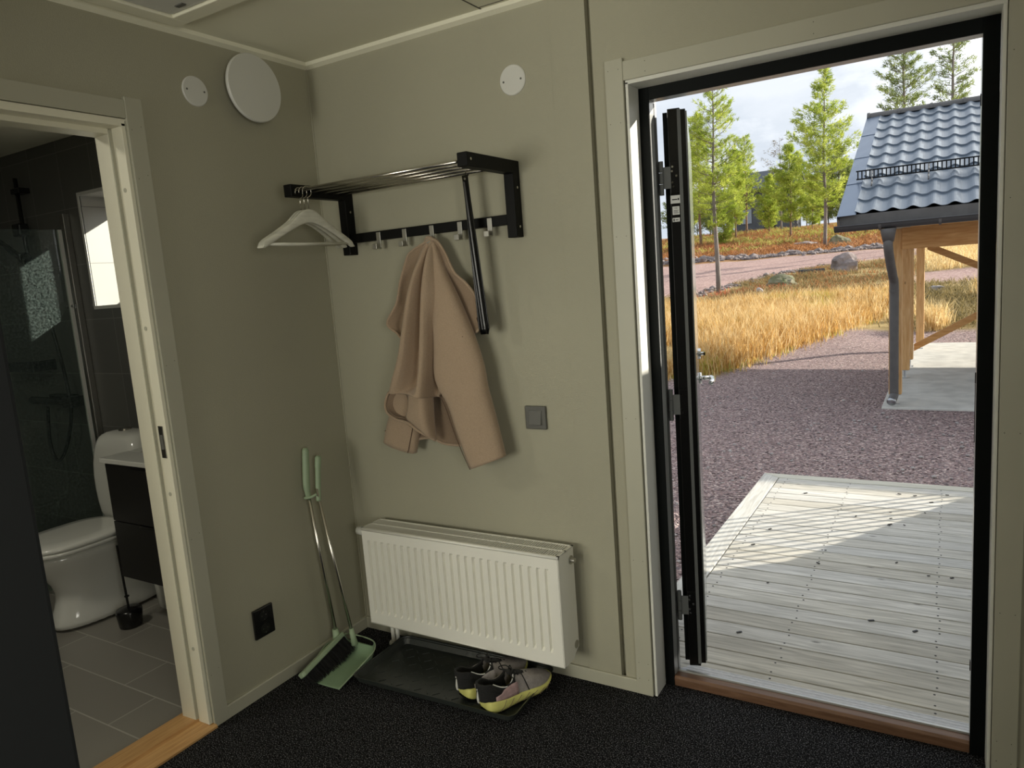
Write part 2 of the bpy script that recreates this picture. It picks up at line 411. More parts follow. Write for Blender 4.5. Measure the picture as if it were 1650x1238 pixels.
# rear wall with big window
w = MB(); X0, X1, Z0, Z1 = -1.9, 1.25, .25, 2.15
w.box(-4.3, X0, -6.5, -6.4, 0, H).box(X1, 3.5, -6.5, -6.4, 0, H).box(X0, X1, -6.5, -6.4, 0, Z0).box(X0, X1, -6.5, -6.4, Z1, H)
S(w, 'wall_rear', 'wall')
wf = thing('window_2', 'wide living room window behind the camera', 'window', (0, -6.45, 0), kind='structure')
f = MB(); f.box(X0, X0 + .06, -6.5, -6.42, Z0, Z1).box(X1 - .06, X1, -6.5, -6.42, Z0, Z1).box(X0, X1, -6.5, -6.42, Z0, Z0 + .06).box(X0, X1, -6.5, -6.42, Z1 - .06, Z1).box(-.33, -.27, -6.5, -6.42, Z0, Z1)
f.build('window_frame', 'trimpaint', wf)
# skirting boards
S(MB().prism([(0, 0), (-.012, 0), (-.012, .045), (-.009, .049), (0, .049)], .012, 1.287, 'x'), 'baseboard_back', 'trimpaint')
S(MB().prism([(2.40, 0), (3.4, 0), (3.4, .049), (2.40, .049)], -.012, 0, 'y'), 'baseboard_back_right', 'trimpaint')
S(MB().prism([(0, 0), (.012, 0), (.012, .045), (.009, .049), (0, .049)], -.7515, 0, 'y'), 'baseboard_left', 'trimpaint')
S(MB().prism([(0, 0), (.012, 0), (.012, .045), (.009, .049), (0, .049)], -2.6, -1.66, 'y'), 'baseboard_left_front', 'trimpaint')
# ceiling coving and the board joint
S(MB().prism([(0, H), (-.022, H), (-.018, H - .012), (0, H - .022)], 0, 3.4, 'x'), 'trim_1', 'ceil')
S(MB().prism([(0, H), (.022, H), (.018, H - .012), (0, H - .022)], -2.6, 0, 'y'), 'trim_2', 'ceil')
S(MB().box(.853, .858, -2.6, -.022, H - .0015, H + .001), 'trim_3', 'groove')
S(MB().box(.858, 3.4, -.0395, -.0365, H - .0012, H + .001), 'trim_4', 'groove')
# corner bead in the room corner
S(MB().tube([(.002, -.002, .05), (.002, -.002, H - .02)], .003, 8), 'trim_5', 'wall')

def dots(pts, r, axis, m, parent, name, depth=.0015):
    b = MB()
    for p in pts:
        if axis == 'y': b.lathe([(r, 0), (r, depth)], p, 10, 'y')
        elif axis == 'x': b.lathe([(r, 0), (r, depth)], p, 10, 'x')
    return b.build(name, m, parent)

# ------------------------------------------------------------------ bathroom doorway (door_1)
d1 = thing('door_1', 'cream painted doorway to the grey tiled bathroom, oak sill at its foot', 'doorway', (0, -1.2, 0), kind='structure')
MB().box(0, .014, -.809, -.751, 0, 2.143).build('casing', 'trimpaint', d1, bevel=.002)
MB().box(0, .014, -1.66, -1.602, 0, 2.143).build('casing', 'trimpaint', d1, bevel=.002)
MB().box(0, .013, -1.602, -.809, 2.0765, 2.133).build('casing', 'trimpaint', d1, bevel=.002)
j = MB()
# stepped jambs: outer step (rebate) and stop
for s0, s1, s2 in ((-.805, -.826, -.838), (-1.606, -1.585, -1.573)):
    j.box(-.052, .006, min(s0, s1), max(s0, s1), .018, 2.062)
    j.box(-.125, -.052, min(s0, s2), max(s0, s2), .0, 2.062)
j.box(-.052, .006, -1.606, -.805, 2.052, 2.075).box(-.125, -.052, -1.606, -.805, 2.036, 2.075)
j.build('jamb', 'jamb_lit', d1, bevel=.0015)
g = MB(); g.box(.0, .0062, -.814, -.8095, .02, 2.07)
g.build('rubber_seal', 'trimpaint', d1)
MB().box(-.056, -.048, -.836, -.8255, .03, 2.05).build('door_seal', 'trimpaint', d1)
th = MB(); th.prism([(.022, 0), (.022, .008), (.012, .016), (-.05, .018), (-.052, .030), (-.145, .026), (-.150, .0)], -1.606, -.805, 'y')
th.build('threshold', 'oak', d1, bevel=.001)
sp = MB().box(-.034, -.008, -.8285, -.8255, .985, 1.095)
sp = sp.build('strike_plate', 'steel', d1, bevel=.002)
MB().box(-.028, -.014, -.8292, -.8283, 1.015, 1.065).build('latch_hole', 'radiator_dark', sp)
b = MB()
for z in (.30, .86, 1.42, 1.86): b.lathe([(.007, -.8275), (.007, -.8258)], (-.022, 0, z), 14, 'y')
each(b, 'cover_plug', 'trimpaint', d1)
b = MB()
for z in (.2, .7, 1.3, 1.9, 2.05):
    for yy in (-.765, -.797): b.lathe([(.0013, .0138), (.0013, .0146)], (0, yy, z + (yy + .78) * .4), 8, 'x')
each(b, 'nail', 'nailhole', d1)

# ------------------------------------------------------------------ outside door (door_2)
d2 = thing('door_2', 'black framed outside door standing open onto the wooden deck', 'door', (1.84, .1, 0), kind='structure')
MB().box(1.287, 1.347, -.014, 0, 0, 2.1425).build('casing', 'trimpaint', d2, bevel=.002)
MB().box(2.339, 2.399, -.014, 0, 0, 2.1425).build('casing', 'trimpaint', d2, bevel=.002)
MB().box(1.347, 2.339, -.013, 0, 2.074, 2.1315).build('casing', 'trimpaint', d2, bevel=.002)
ln = MB(); ln.box(1.351, 1.360, -.006, .082, 0, 2.069).box(2.3285, 2.3375, -.004, .082, 0, 2.069).box(1.351, 2.3375, -.006, .082, 2.0625, 2.0745)
ln.build('lining', 'liningpaint', d2, bevel=.001)
b = MB()
for z in (.06, .12, .5, 1.0, 1.6, 1.95, 2.11):
    for x in (1.299, 1.333, 2.351, 2.385): b.lathe([(.0013, -.0146), (.0013, -.0135)], (x, 0, z), 8, 'y')
for x in (1.42, 1.9, 2.25):
    for z in (2.088, 2.118): b.lathe([(.0013, -.0136), (.0013, -.0125)], (x, 0, z), 8, 'y')
each(b, 'nail', 'nailhole', d2)
fr = MB(); fr.box(1.360, 1.3925, .082, .090, 0, 2.063).box(2.2905, 2.3285, .082, .090, 0, 2.063).box(1.3925, 2.2905, .082, .090, 2.0245, 2.063)
fr.build('frame_face', 'framegrey', d2, bevel=.001)
fr = MB(); fr.box(1.360, 1.392, .090, .135, 0, 2.063).box(2.291, 2.3285, .090, .19, 0, 2.063).box(1.392, 2.291, .090, .135, 2.025, 2.063)
fr.build('door_frame', 'framealu', d2)
fr = MB(); fr.box(1.345, 1.3795, .135, .192, 0, 2.066).box(1.3795, 2.291, .135, .192, 2.042, 2.066)
fr.build('frame_rebate', 'framealu', d2, bevel=.001)
MB().box(1.383, 1.3925, .128, .1365, .03, 2.02).build('frame_gasket', 'gasket', d2)
sill = MB(); sill.prism([(.086, 0), (.083, .03), (.090, .038), (.128, .034), (.128, 0)], 1.392, 2.291, 'x')
sill.build('threshold', 'brownsill', d2, bevel=.002)
MB().prism([(.128, 0), (.128, .040), (.138, .040), (.142, .020), (.142, 0)], 1.392, 2.291, 'x').build('threshold_strip', 'framealu', d2)
MB().box(2.2895, 2.2925, .16, .175, .93, 1.10).build('strike_plate', 'black', d2)
b = MB()
for z in (.25, 1.12, 1.87): b.box(2.2885, 2.2915, .14, .152, z - .015, z + .015)
each(b, 'security_keep', 'black', d2)

# the open leaf: hinge edge faces the hall, leaf points outwards 106 degrees from closed
th_ = R(16)
ld = Vector((-math.sin(th_), math.cos(th_), 0)); nd = Vector((math.cos(th_), math.sin(th_), 0))  # along leaf, out of its inner face
ML = Matrix(((ld.x, nd.x, 0, 1.488), (ld.y, nd.y, 0, .170), (0, 0, 1, 0), (0, 0, 0, 1)))  # local: u along leaf, v out of inner face
leaf = MB().box(0, .90, -.022, -.004, .062, 1.995, ML).box(.0, .90, -.062, -.022, .050, 2.000, ML).build('door_leaf', 'blackgloss', d2, bevel=.002)
MB().box(-.0015, .9, -.031, -.020, .060, 1.996, ML).build('leaf_gasket', 'gasket', leaf)
MB().box(.012, .898, -.006, .0, .066, 1.990, ML).build('inner_face', 'leafface', leaf)
MB().box(.03, .9, -.078, -.062, .055, 1.995, ML).build('outer_face', 'framegrey', leaf)
def hinge(z):
    h = MB().box(-.003, .0, -.060, -.032, z - .052, z + .052, ML).build('hinge', 'blackgloss', leaf, bevel=.004)
    k = MB()
    for i in range(3):
        p = ML @ Vector((-.004, -.0885, 0)); k.lathe([(.0075, z - .055 + i * .037), (.0075, z - .055 + i * .037 + .035)], (p.x, p.y, 0), 14)
    k.add([ML @ Vector(q) for q in ((-.004, -.085, z - .035), (-.004, -.058, z - .035), (-.004, -.058, z + .035), (-.004, -.085, z + .035), (-.001, -.085, z - .035), (-.001, -.058, z - .035), (-.001, -.058, z + .035), (-.001, -.085, z + .035))], [(0, 1, 2, 3), (7, 6, 5, 4), (0, 4, 5, 1), (1, 5, 6, 2), (2, 6, 7, 3), (3, 7, 4, 0)])
    k.build('hinge_knuckle', 'gasket', h)
    s = MB()
    for v, dz in ((-.052, .034), (-.054, .02), (-.054, -.016), (-.051, -.03), (-.040, .004)):
        p = [ML @ Vector((-.0045, v + .0035 * math.cos(a * PI / 5), z + dz + .0035 * math.sin(a * PI / 5))) for a in range(10)]
        q = [ML @ Vector((-.003, v + .0035 * math.cos(a * PI / 5), z + dz + .0035 * math.sin(a * PI / 5))) for a in range(10)]
        s.rings([q, p])
    each(s, 'screw', 'chrome', h)
for z in (1.782, 1.020, .285): hinge(z)
# frame side hinge pins / covers
# stickers on the edge
def sticker(v0, v1, z0, z1): return MB().box(-.0012, .0002, v0, v1, z0, z1, ML).build('sticker', 'paper', leaf)
s = sticker(-.071 + .009, -.031, 1.698, 1.724)
MB().box(-.0016, -.0011, -.057, -.040, 1.7085, 1.7125, ML).box(-.0016, -.0011, -.039, -.034, 1.7075, 1.7145, ML).build('printed_line', 'ink', s)
s = sticker(-.057, -.034, 1.661, 1.688)
b = MB()
for i, z in enumerate((1.666, 1.670, 1.674)): b.box(-.0016, -.0011, -.053, -.037 - .002 * (i % 2), z, z + .0015, ML)
b.build('printed_line', 'ink', s)
s2 = sticker(-.058, -.034, 1.638, 1.651)
MB().box(-.0016, -.0011, -.055, -.051, 1.640, 1.648, ML).box(-.0016, -.0011, -.048, -.039, 1.643, 1.6455, ML).build('printed_line', 'ink', s2)
def text(body, size, M, m, parent, ext=.0004, name='lettering', al='CENTER'):
    cu = bpy.data.curves.new(name, 'FONT'); cu.body = body; cu.size = size; cu.extrude = ext; cu.align_x = al; cu.align_y = 'CENTER'
    o = bpy.data.objects.new(name, cu); COL.objects.link(o)
    dg = bpy.context.evaluated_depsgraph_get(); me = bpy.data.meshes.new_from_object(o.evaluated_get(dg)); bpy.data.objects.remove(o)
    me.transform(M); me.materials.clear(); me.materials.append(_M[m]); o = bpy.data.objects.new(name, me); COL.objects.link(o)
    o.parent = parent
    if parent.type == 'EMPTY': o.matrix_parent_inverse = Matrix.Translation(-parent.location)
    return o
# sticker face looks towards -u: text x axis = +v
MT = ML @ Matrix(((0, 0, -1, -.0014), (1, 0, 0, -.0455), (0, 1, 0, 1.682), (0, 0, 0, 1)))
text('CE', .008, MT, 'ink', s, .0002)
# lever handle and thumb turn on the inner face
hd = MB()
def LP(u, v, z): return ML @ Vector((u, v, z))
for dz in (0,):
    a = [LP(.845, 0, 1.0 - .02), LP(.845, .010, .98)]
    hd.tube(a, .026, 20); hd.tube([LP(.845, .008, .98), LP(.845, .045, .98)], .010, 12)
    hd.tube(spline([LP(.845, .045, .98), LP(.840, .058, .98), LP(.80, .060, .979), LP(.755, .058, .978), LP(.725, .048, .975)], 5), [.011] * 20 + [.009], 12)
MB().tube([LP(.845, 0, 1.092), LP(.845, .010, 1.092)], .024, 20).tube([LP(.845, .01, 1.092), LP(.845, .024, 1.092)], .008, 10).box(.829, .861, .022, .030, 1.085, 1.099, ML).build('thumb_turn', 'chrome', leaf, smooth=False)
hd.build('lever_handle', 'chrome', leaf, smooth=True)

# ------------------------------------------------------------------ bathroom
BX = -2.85
w = MB(); wx0, wx1, wz0, wz1 = -1.75, -1.15, 1.505, 2.10
w.box(BX, wx0, 0, .30, 0, H).box(wx1, 0, 0, .30, 0, H).box(wx0, wx1, 0, .30, 0, wz0).box(wx0, wx1, 0, .30, wz1, H)
S(w, 'wall_bathroom_back', 'tile_wall_y')
S(MB().box(BX - .1, BX, -2.6, .30, 0, H), 'wall_bathroom_left', 'tile_wall_x')
S(MB().box(BX, -WT, -2.48, -2.46, 0, H), 'wall_bathroom_front', 'tile_wall_y')
S(MB().box(-WT - .004, -WT, -.79, 0, 0, H).box(-WT - .004, -WT, -2.46, -1.62, 0, H), 'wall_bathroom_right', 'tile_wall_x')
w1 = thing('window_1', 'small deep set bathroom window with sunlit tiled reveal above the toilet', 'window', (-1.45, .2, 1.8), kind='structure')
MB().box(wx0 - .001, wx0 + .006, 0, .21, wz0, wz1).build('reveal_side', 'tile_reveal', w1)
MB().box(wx0, wx1, 0, .21, wz0 - .001, wz0 + .006).box(wx0, wx1, 0, .21, wz1 - .006, wz1 + .001).build('reveal_sill', 'tile_reveal', w1)
e = MB()
e.box(wx0 - .012, wx0 + .006, -.004, .004, wz0 - .012, wz1 + .012).box(wx0 + .006, wx1, -.004, .004, wz0 - .012, wz0 + .006).box(wx0 + .006, wx1, -.004, .004, wz1 - .006, wz1 + .012)
e.build('edge_profile', 'plate', w1)
f = MB(); f.box(wx0 + .006, wx0 + .05, .19, .27, wz0, wz1).box(wx1 - .05, wx1, .19, .27, wz0, wz1).box(wx0, wx1, .19, .27, wz0, wz0 + .05).box(wx0, wx1, .19, .27, wz1 - .05, wz1)
f.build('window_frame', 'liningpaint', w1)
MB().box(wx0 + .05, wx1 - .05, .225, .231, wz0 + .05, wz1 - .05).build('pane', 'clearglass', w1)

# shower screen
ss = thing('shower_screen', 'water spotted glass shower screen standing between shower and toilet', 'shower screen', (-1.885, -.4, 0))
MB().box(-1.893, -1.887, -.86, -.03, .02, 1.93).build('glass_panel', 'showerglass', ss)
MB().box(-1.905, -1.868, -.035, -.001, .01, 2.015).build('wall_profile', 'brushed', ss, bevel=.003)
MB().box(-1.900, -1.880, -.062, -.046, .02, 1.93).build('seal_strip', 'plate', ss)
MB().lathe([(.012, -.05), (.012, .02)], (-1.88, -.05, 1.52), 12, 'x').build('clamp', 'chrome', ss)
MB().box(-1.900, -1.880, -.875, -.858, .01, 1.95).build('edge_profile', 'brushed', ss)
# shower set
sh = thing('shower_set', 'black shower rail with hand shower and hanging hose', 'shower', (-2.27, 0, 1.5))
MB().tube([(-2.27, -.045, 1.50), (-2.27, -.045, 2.25)], .011, 12).build('rail', 'blackplastic', sh, smooth=True)
each(MB().box(-2.31, -2.22, -.062, 0, 2.165, 2.195).box(-2.31, -2.23, -.055, 0, 1.53, 1.56), 'rail_bracket', 'blackplastic', sh, bevel=.004)
MB().box(-2.315, -2.235, -.085, -.03, 1.93, 2.00).build('slider', 'blackplastic', sh, bevel=.008)
MB().lathe([(.0, -.02), (.03, -.02), (.03, .02), (0, .02)], (-2.26, -.07, 1.81), 16, 'x').build('hose_holder', 'blackplastic', sh, smooth=False)
MB().tube(spline([(-2.56, -.20, 1.98), (-2.48, -.17, 1.97), (-2.38, -.12, 1.90), (-2.24, -.08, 1.79)], 6), [.022] * 6 + [.017] * 12 + [.013], 14).lathe([(0, 0), (.045, 0), (.05, .012), (.03, .03), (0, .03)], (-2.58, -.21, 1.965), 20).build('hand_shower', 'blackplastic', sh, smooth=True)
MB().tube(spline([(-2.24, -.08, 1.79), (-2.16, -.07, 1.62), (-2.09, -.07, 1.40), (-2.03, -.075, 1.15), (-2.02, -.08, .92), (-2.12, -.085, .72), (-2.24, -.085, .635), (-2.30, -.08, .74), (-2.28, -.07, .95)], 8), .009, 10).build('hose', 'blackplastic', sh, smooth=True)
mx = thing('shower_mixer', 'black thermostatic shower mixer bar under the soap shelf', 'mixer', (-2.22, -.05, .98))
MB().tube([(-2.47, -.06, .985), (-2.05, -.06, .985)], .022, 18).box(-2.08, -1.99, -.09, -.01, .955, 1.015).build('mixer_body', 'blackplastic', mx, bevel=.004)
MB().box(-2.30, -2.06, -.045, -.0, .975, 1.02).build('wall_plate', 'blackplastic', mx, bevel=.004)
so = thing('soap_shelf', 'black wire soap shelf on the dark shower wall', 'shelf', (-2.4, -.05, 1.2))
MB().box(-2.62, -2.24, -.13, -.005, 1.165, 1.172).build('tray', 'blackplastic', so)
MB().box(-2.62, -2.24, -.132, -.128, 1.172, 1.225).box(-2.244, -2.240, -.13, -.005, 1.172, 1.225).build('rim', 'blackplastic', so)

# toilet
tx = -1.375
to = thing('toilet', 'white close coupled toilet with tall rounded cistern and closed lid', 'toilet', (tx, -.4, 0))
def rrect(hx, y0, y1, z, r, n=6, cx=tx, rf=None):
    rf = rf or r; pts = []
    for (sx, yy, a0, rr) in ((1, y0, -90, rf), (1, y1, 0, r), (-1, y1, 90, r), (-1, y0, 180, rf)):
        ccx = cx + sx * (hx - rr); ccy = yy + (rr if yy == y0 else -rr)
        for k in range(n + 1):
            a = R(a0 + 90 * k / n); pts.append((ccx + rr * math.cos(a), ccy + rr * math.sin(a), z))
    return pts
def bowl(hx, y0, y1, z, n=40):
    pts = []
    for k in range(n):
        a = 2 * PI * k / n; c, s_ = math.cos(a), math.sin(a)
        e_ = .8 if s_ < 0 else .55
        pts.append((tx + hx * math.copysign(abs(c) ** .8, c), (y0 + y1) / 2 + (y1 - y0) / 2 * math.copysign(abs(s_) ** e_, s_), z))
    return pts
MB().rings([bowl(.125, -.66, -.10, 0), bowl(.120, -.655, -.10, .03), bowl(.105, -.62, -.10, .10), bowl(.100, -.60, -.09, .18), bowl(.120, -.64, -.08, .26), bowl(.165, -.715, -.07, .33), bowl(.185, -.735, -.06, .375), bowl(.188, -.737, -.06, .395)]).build('bowl', 'porcelain', to, smooth=True, sub=1)
MB().rings([bowl(.186, -.738, -.265, .396), bowl(.192, -.745, -.26, .400), bowl(.192, -.745, -.26, .414), bowl(.188, -.742, -.262, .417)]).build('seat', 'porcelain', to, smooth=True)
MB().rings([bowl(.188, -.742, -.262, .419), bowl(.193, -.746, -.26, .423), bowl(.193, -.746, -.26, .436), bowl(.180, -.73, -.265, .444), bowl(.12, -.66, -.30, .448)]).build('lid', 'porcelain', to, smooth=True)
MB().rings([rrect(.175, -.250, -.06, .385, .05), rrect(.198, -.262, -.05, .44, .055), rrect(.210, -.270, -.04, .58, .06), rrect(.204, -.266, -.04, .72, .06), rrect(.186, -.248, -.045, .81, .06), rrect(.160, -.238, -.055, .848, .055), rrect(.13, -.215, -.075, .868, .05), rrect(.06, -.16, -.12, .874, .018)]).build('cistern', 'porcelain', to, smooth=True, sub=1)
MB().lathe([(0, .872), (.032, .872), (.032, .879), (.026, .882), (0, .882)], (tx - .02, -.15, 0), 24).build('flush_button', 'steel', to, smooth=False)

# vanity unit
va = thing('vanity_unit', 'wall hung black two drawer vanity with white basin top', 'vanity', (-.76, -.23, .5))
MB().box(-1.06, -.46, -.445, -.005, .255, .80).build('body', 'vanity', va)
dr = MB().box(-1.058, -.462, -.463, -.446, .531, .798).build('drawer', 'vanity', va, bevel=.001)
MB().box(-.86, -.66, -.4655, -.455, .786, .799).build('recessed_grip', 'blackplastic', dr)
dr = MB().box(-1.058, -.462, -.463, -.446, .258, .526).build('drawer', 'vanity', va, bevel=.001)
MB().box(-.86, -.66, -.4655, -.455, .514, .527).build('recessed_grip', 'blackplastic', dr)
bt = MB()
bt.box(-1.08, -.44, -.475, -.33, .803, .825).box(-1.08, -.44, -.14, -.003, .803, .825).box(-1.08, -1.0, -.33, -.14, .803, .825).box(-.52, -.44, -.33, -.14, .803, .825)
bt.box(-1.0, -.52, -.33, -.14, .800, .806)
bt.build('basin_top', 'porcelain', va, bevel=.004)
# toilet brush and bin
br = thing('toilet_brush', 'black toilet brush upright in a round black holder', 'toilet brush', (-1.085, -.445, 0))
MB().lathe([(.045, 0), (.050, .004), (.058, .075), (.055, .085), (.02, .09), (.012, .092)], (-1.085, -.445, 0), 28).build('holder', 'blackplastic', br, smooth=True)
MB().tube([(-1.085, -.445, .09), (-1.090, -.450, .40)], [.0055, .0055], 10).lathe([(0, .14), (.011, .145), (.011, .15), (0, .152)], (-1.085, -.445, 0), 12).build('handle', 'blackplastic', br)
bi = thing('waste_bin', 'small round white bin on the tiles under the vanity', 'bin', (-1.11, -.20, 0))
MB().lathe([(.065, 0), (.072, .01), (.082, .19), (.078, .195), (.068, .02), (0, .018)], (-1.11, -.20, 0), 28, cap=False).build('bucket', 'porcelain', bi, smooth=True)
MB().lathe([(.0, .205), (.05, .205), (.084, .195), (.084, .191), (0, .191)], (-1.11, -.20, 0), 28).build('lid', 'plate', bi)

# ------------------------------------------------------------------ hall fittings
def tagged(o, label, cat, **k): return tag(o, label, cat, **k)
# ceiling hatch
ht = thing('ceiling_hatch', 'white framed hatch in the ceiling above the bathroom door', 'ceiling hatch', (.36, -.9, H))
MB().box(.055, .115, -1.30, -.612, H - .018, H).box(.115, .72, -.672, -.612, H - .018, H).box(.66, .72, -1.30, -.672, H - .018, H).box(.115, .66, -1.30, -1.24, H - .018, H).build('frame', 'ceil', ht, bevel=.003)
lidh = MB().box(.119, .656, -1.236, -.676, H - .010, H - .001).build('hatch_panel', 'plate', ht, bevel=.002)
MB().box(.19, .225, -.715, -.700, H - .0135, H - .0095).build('latch', 'radiator_dark', lidh)
# blanking plates
def cover(name, c, axis, label):
    t = thing(name, label, 'cover plate', c)
    prof = [(0, 0), (.050, 0), (.050, .003), (.047, .0055), (0, .006)]
    s = -1 if axis == 'y' else 1
    MB().lathe([(r, s * h) for r, h in prof], c, 40, axis).build('disc', 'plate', t, smooth=False)
    b = MB()
    for q in (-.034, .034):
        p = (c[0] + q, c[1], c[2] - .002) if axis == 'y' else (c[0], c[1] + q, c[2] + .002)
        b.lathe([(.0035, s * .0055), (.0035, s * .0068)], p, 12, axis)
    each(b, 'screw', 'radiator_dark', t)
cover('blanking_plate', (.948, 0, 2.156), 'y', 'round white blanking plate on the wall above the coat rack')
cover('blanking_plate', (0, -.537, 2.206), 'x', 'small round white blanking plate beside the large vent disc')
vt = thing('air_vent', 'large round white vent disc standing proud of the wall near the ceiling corner', 'air vent', (0, -.317, 2.246))
MB().lathe([(.085, 0), (.085, .035), (.06, .04), (0, .04)], (0, -.317, 2.246), 40, 'x').build('collar', 'radiator_dark', vt)
MB().lathe([(.0, .036), (.112, .036), (.119, .040), (.120, .048), (.117, .053), (0, .056)], (0, -.317, 2.246), 64, 'x').build('disc', 'plate', vt, smooth=False)
# switch and socket
sw = thing('light_switch', 'square dark grey light switch on the wall between coat and door', 'light switch', (.948, 0, .989))
MB().box(.905, .991, -.011, 0, .946, 1.032).build('frame', 'switchgrey', sw, bevel=.004)
MB().box(.921, .975, -.0125, -.010, .962, 1.016).build('inset', 'radiator_dark', sw)
MB().prism([(-.010, .964), (-.0185, .964), (-.0125, 1.014), (-.010, 1.014)], .923, .973, 'x').build('rocker', 'switchgrey', sw, bevel=.0015)
sk = thing('wall_socket', 'black double power socket low on the wall between broom and bathroom door', 'socket', (0, -.547, .277))
MB().box(0, .012, -.593, -.501, .220, .335).build('frame', 'blackplastic', sk, bevel=.004)
for z in (.303, .252):
    o = MB().lathe([(.0205, .0122), (.0205, .013), (.0185, .013), (.0185, .0123), (0, .0123)], (0, -.547, z), 28, 'x').build('outlet', 'black', sk)
    MB().lathe([(.0022, .0124), (.0022, .0134)], (0, -.5565, z), 8, 'x').lathe([(.0022, .0124), (.0022, .0134)], (0, -.5375, z), 8, 'x').box(.0124, .0136, -.549, -.545, z + .014, z + .018).box(.0124, .0136, -.549, -.545, z - .018, z - .014).build('contact', 'steel', o)

# coat rack
rk = thing('coat_rack', 'black wooden coat rack with steel rod hat shelf and hooks', 'coat rack', (.545, 0, 1.76))
for x0 in (.138, .910):
    x1 = x0 + .038
    p = [(0, 1.632), (-.046, 1.632), (-.046, 1.846), (-.320, 1.846), (-.320, 1.890), (0, 1.890)]
    sf = MB().prism(p, x0, x1, 'x').build('side_frame', 'blackwood', rk, bevel=.0025)
    b = MB()
    for (yy, zz) in ((-.300, 1.869), (-.023, 1.800), (-.023, 1.668)):
        for sx, xx in ((1, x1), (-1, x0)): b.lathe([(.0045, 0), (.0045, .0015 * sx)], (xx, yy, zz), 12, 'x')
    each(b, 'screw', 'steel', sf)
for yy in (-.292, -.236, -.180, -.124, -.068):
    MB().tube([(.176, yy, 1.868), (.910, yy, 1.868)], .0068, 14).build('rod', 'steel', rk, smooth=True)
MB().box(.176, .910, -.034, -.012, 1.678, 1.713).build('rail', 'blackwood', rk, bevel=.002)
for x in (.322, .451, .580, .707, .835):
    h = MB().box(x - .010, x + .010, -.040, -.035, 1.648, 1.708).box(x - .010, x + .010, -.062, -.035, 1.643, 1.648).box(x - .010, x + .010, -.067, -.062, 1.643, 1.663)
    h.build('hook', 'brushed', rk, bevel=.001)

# hangers
def make_hanger(label):
    t = thing('clothes_hanger', label, 'clothes hanger', (0, 0, 0), group='white hangers on the end of the rack rod')
    top = [(-.205, -.105), (-.200, -.088), (-.185, -.075), (-.13, -.045), (-.08, -.016), (-.052, .006), (-.033, .020), (-.016, .027), (0, .029)]
    bot = [(-.205, -.107), (-.197, -.108), (-.185, -.103), (-.13, -.072), (-.08, -.046), (-.045, -.030), (-.02, -.022), (-.008, -.020), (0, -.020)]
    top = spline([(a, 0, b) for a, b in top], 3); bot = spline([(a, 0, b) for a, b in bot], 3)
    def bow(x): return .018 * (x / .2) ** 2
    rings = []
    for s in (-1, 1):
        for a, b in (zip(top, bot) if s == -1 else list(zip(top, bot))[::-1][1:]):
            xt, xb = a.x * -s * 1.0, b.x * -s * 1.0
            if s == -1: xt, xb = a.x, b.x
            k = .5 + .9 * min(1, abs(a.x) / .2)
            hw = .0075 * k
            yt = bow(a.x)
            zt, zb = a.z, b.z; r = min(.006, (zt - zb) * .4)
            rings.append([(xt, yt - hw * .5, zt), (xt, yt + hw * .5, zt), (xt, yt + hw, zt - r), (xb, yt + hw, zb + r), (xb, yt + hw * .5, zb), (xb, yt - hw * .5, zb), (xb, yt - hw, zb + r), (xt, yt - hw, zt - r)])
    MB().rings(rings).build('shoulder', 'hanger', t, local=True, smooth=True, sub=1)
    MB().tube([(-.178, .013, -.094), (0, .006, -.095), (.178, .013, -.094)], .005, 10).build('trouser_bar', 'hanger', t, local=True, smooth=True)
    r = .019; pts = [(0, 0, .025), (0, 0, .062), (-.002, 0, .070)]
    for k in range(14): a = R(-60 + 250 * k / 13); pts.append((r * math.cos(a) - .001, 0, .0905 + r * math.sin(a)))
    MB().tube(pts, .0016, 8).build('hook', 'steel', t, local=True, smooth=True)
    return t
def copy_tree(o, parent=None):
    c = o.copy(); COL.objects.link(c)
    if parent: c.parent = parent
    for ch in [x for x in bpy.data.objects if x.parent == o]: copy_tree(ch, c)
    return c
h0 = make_hanger('white wooden hanger on the rack rod, outermost of the three and nearest the side frame')
def place_h(o, x, z, a): o.location = (x, -.292, z); o.rotation_euler = (0, 0, R(a))
place_h(h0, .186, 1.7672, 93)
for lab, x, a in (('white wooden hanger on the rack rod, middle of the three', .206, 89), ('white wooden hanger on the rack rod, innermost of the three', .226, 84)):
    c = copy_tree(h0); c['label'] = lab; place_h(c, x, 1.7672, a)

# shoehorn
shn = thing('shoehorn', 'long glossy black shoehorn hanging from the rack beside the coat', 'shoehorn', (.79, -.085, 1.86))
rows = []
for i in range(25):
    t = i / 24; z = 1.858 - t * .555; x = .780 + .030 * t; wd = .0115 + .012 * max(0, t - .15) ** .8
    if t > .96: wd *= (1 - ((t - .96) / .04) ** 2 * .35)
    arc = R(20 + 55 * t); rr = wd / math.sin(arc); ring = []
    for k in range(-6, 7):
        a = arc * k / 6; ring.append((x + rr * math.sin(a), -.086 - rr * (1 - math.cos(arc)) * -1 * 0 + (rr * (math.cos(a) - math.cos(arc))) * 1.0 * 1 - .003, z))
    rows.append(ring)
MB().rings(rows, closed=False, cap=False).build('blade', 'blackgloss', shn, smooth=True, solid=.0035)
MB().tube(spline([(.780, -.086, 1.852), (.781, -.080, 1.874), (.782, -.068, 1.8785), (.781, -.060, 1.866), (.780, -.082, 1.850)], 5), .0014, 8).build('cord', 'black', shn, smooth=True)
MB().lathe([(.004, -.0015), (.004, .0015)], (.780, -.0885, 1.846), 12, 'y').build('eyelet', 'steel', shn)

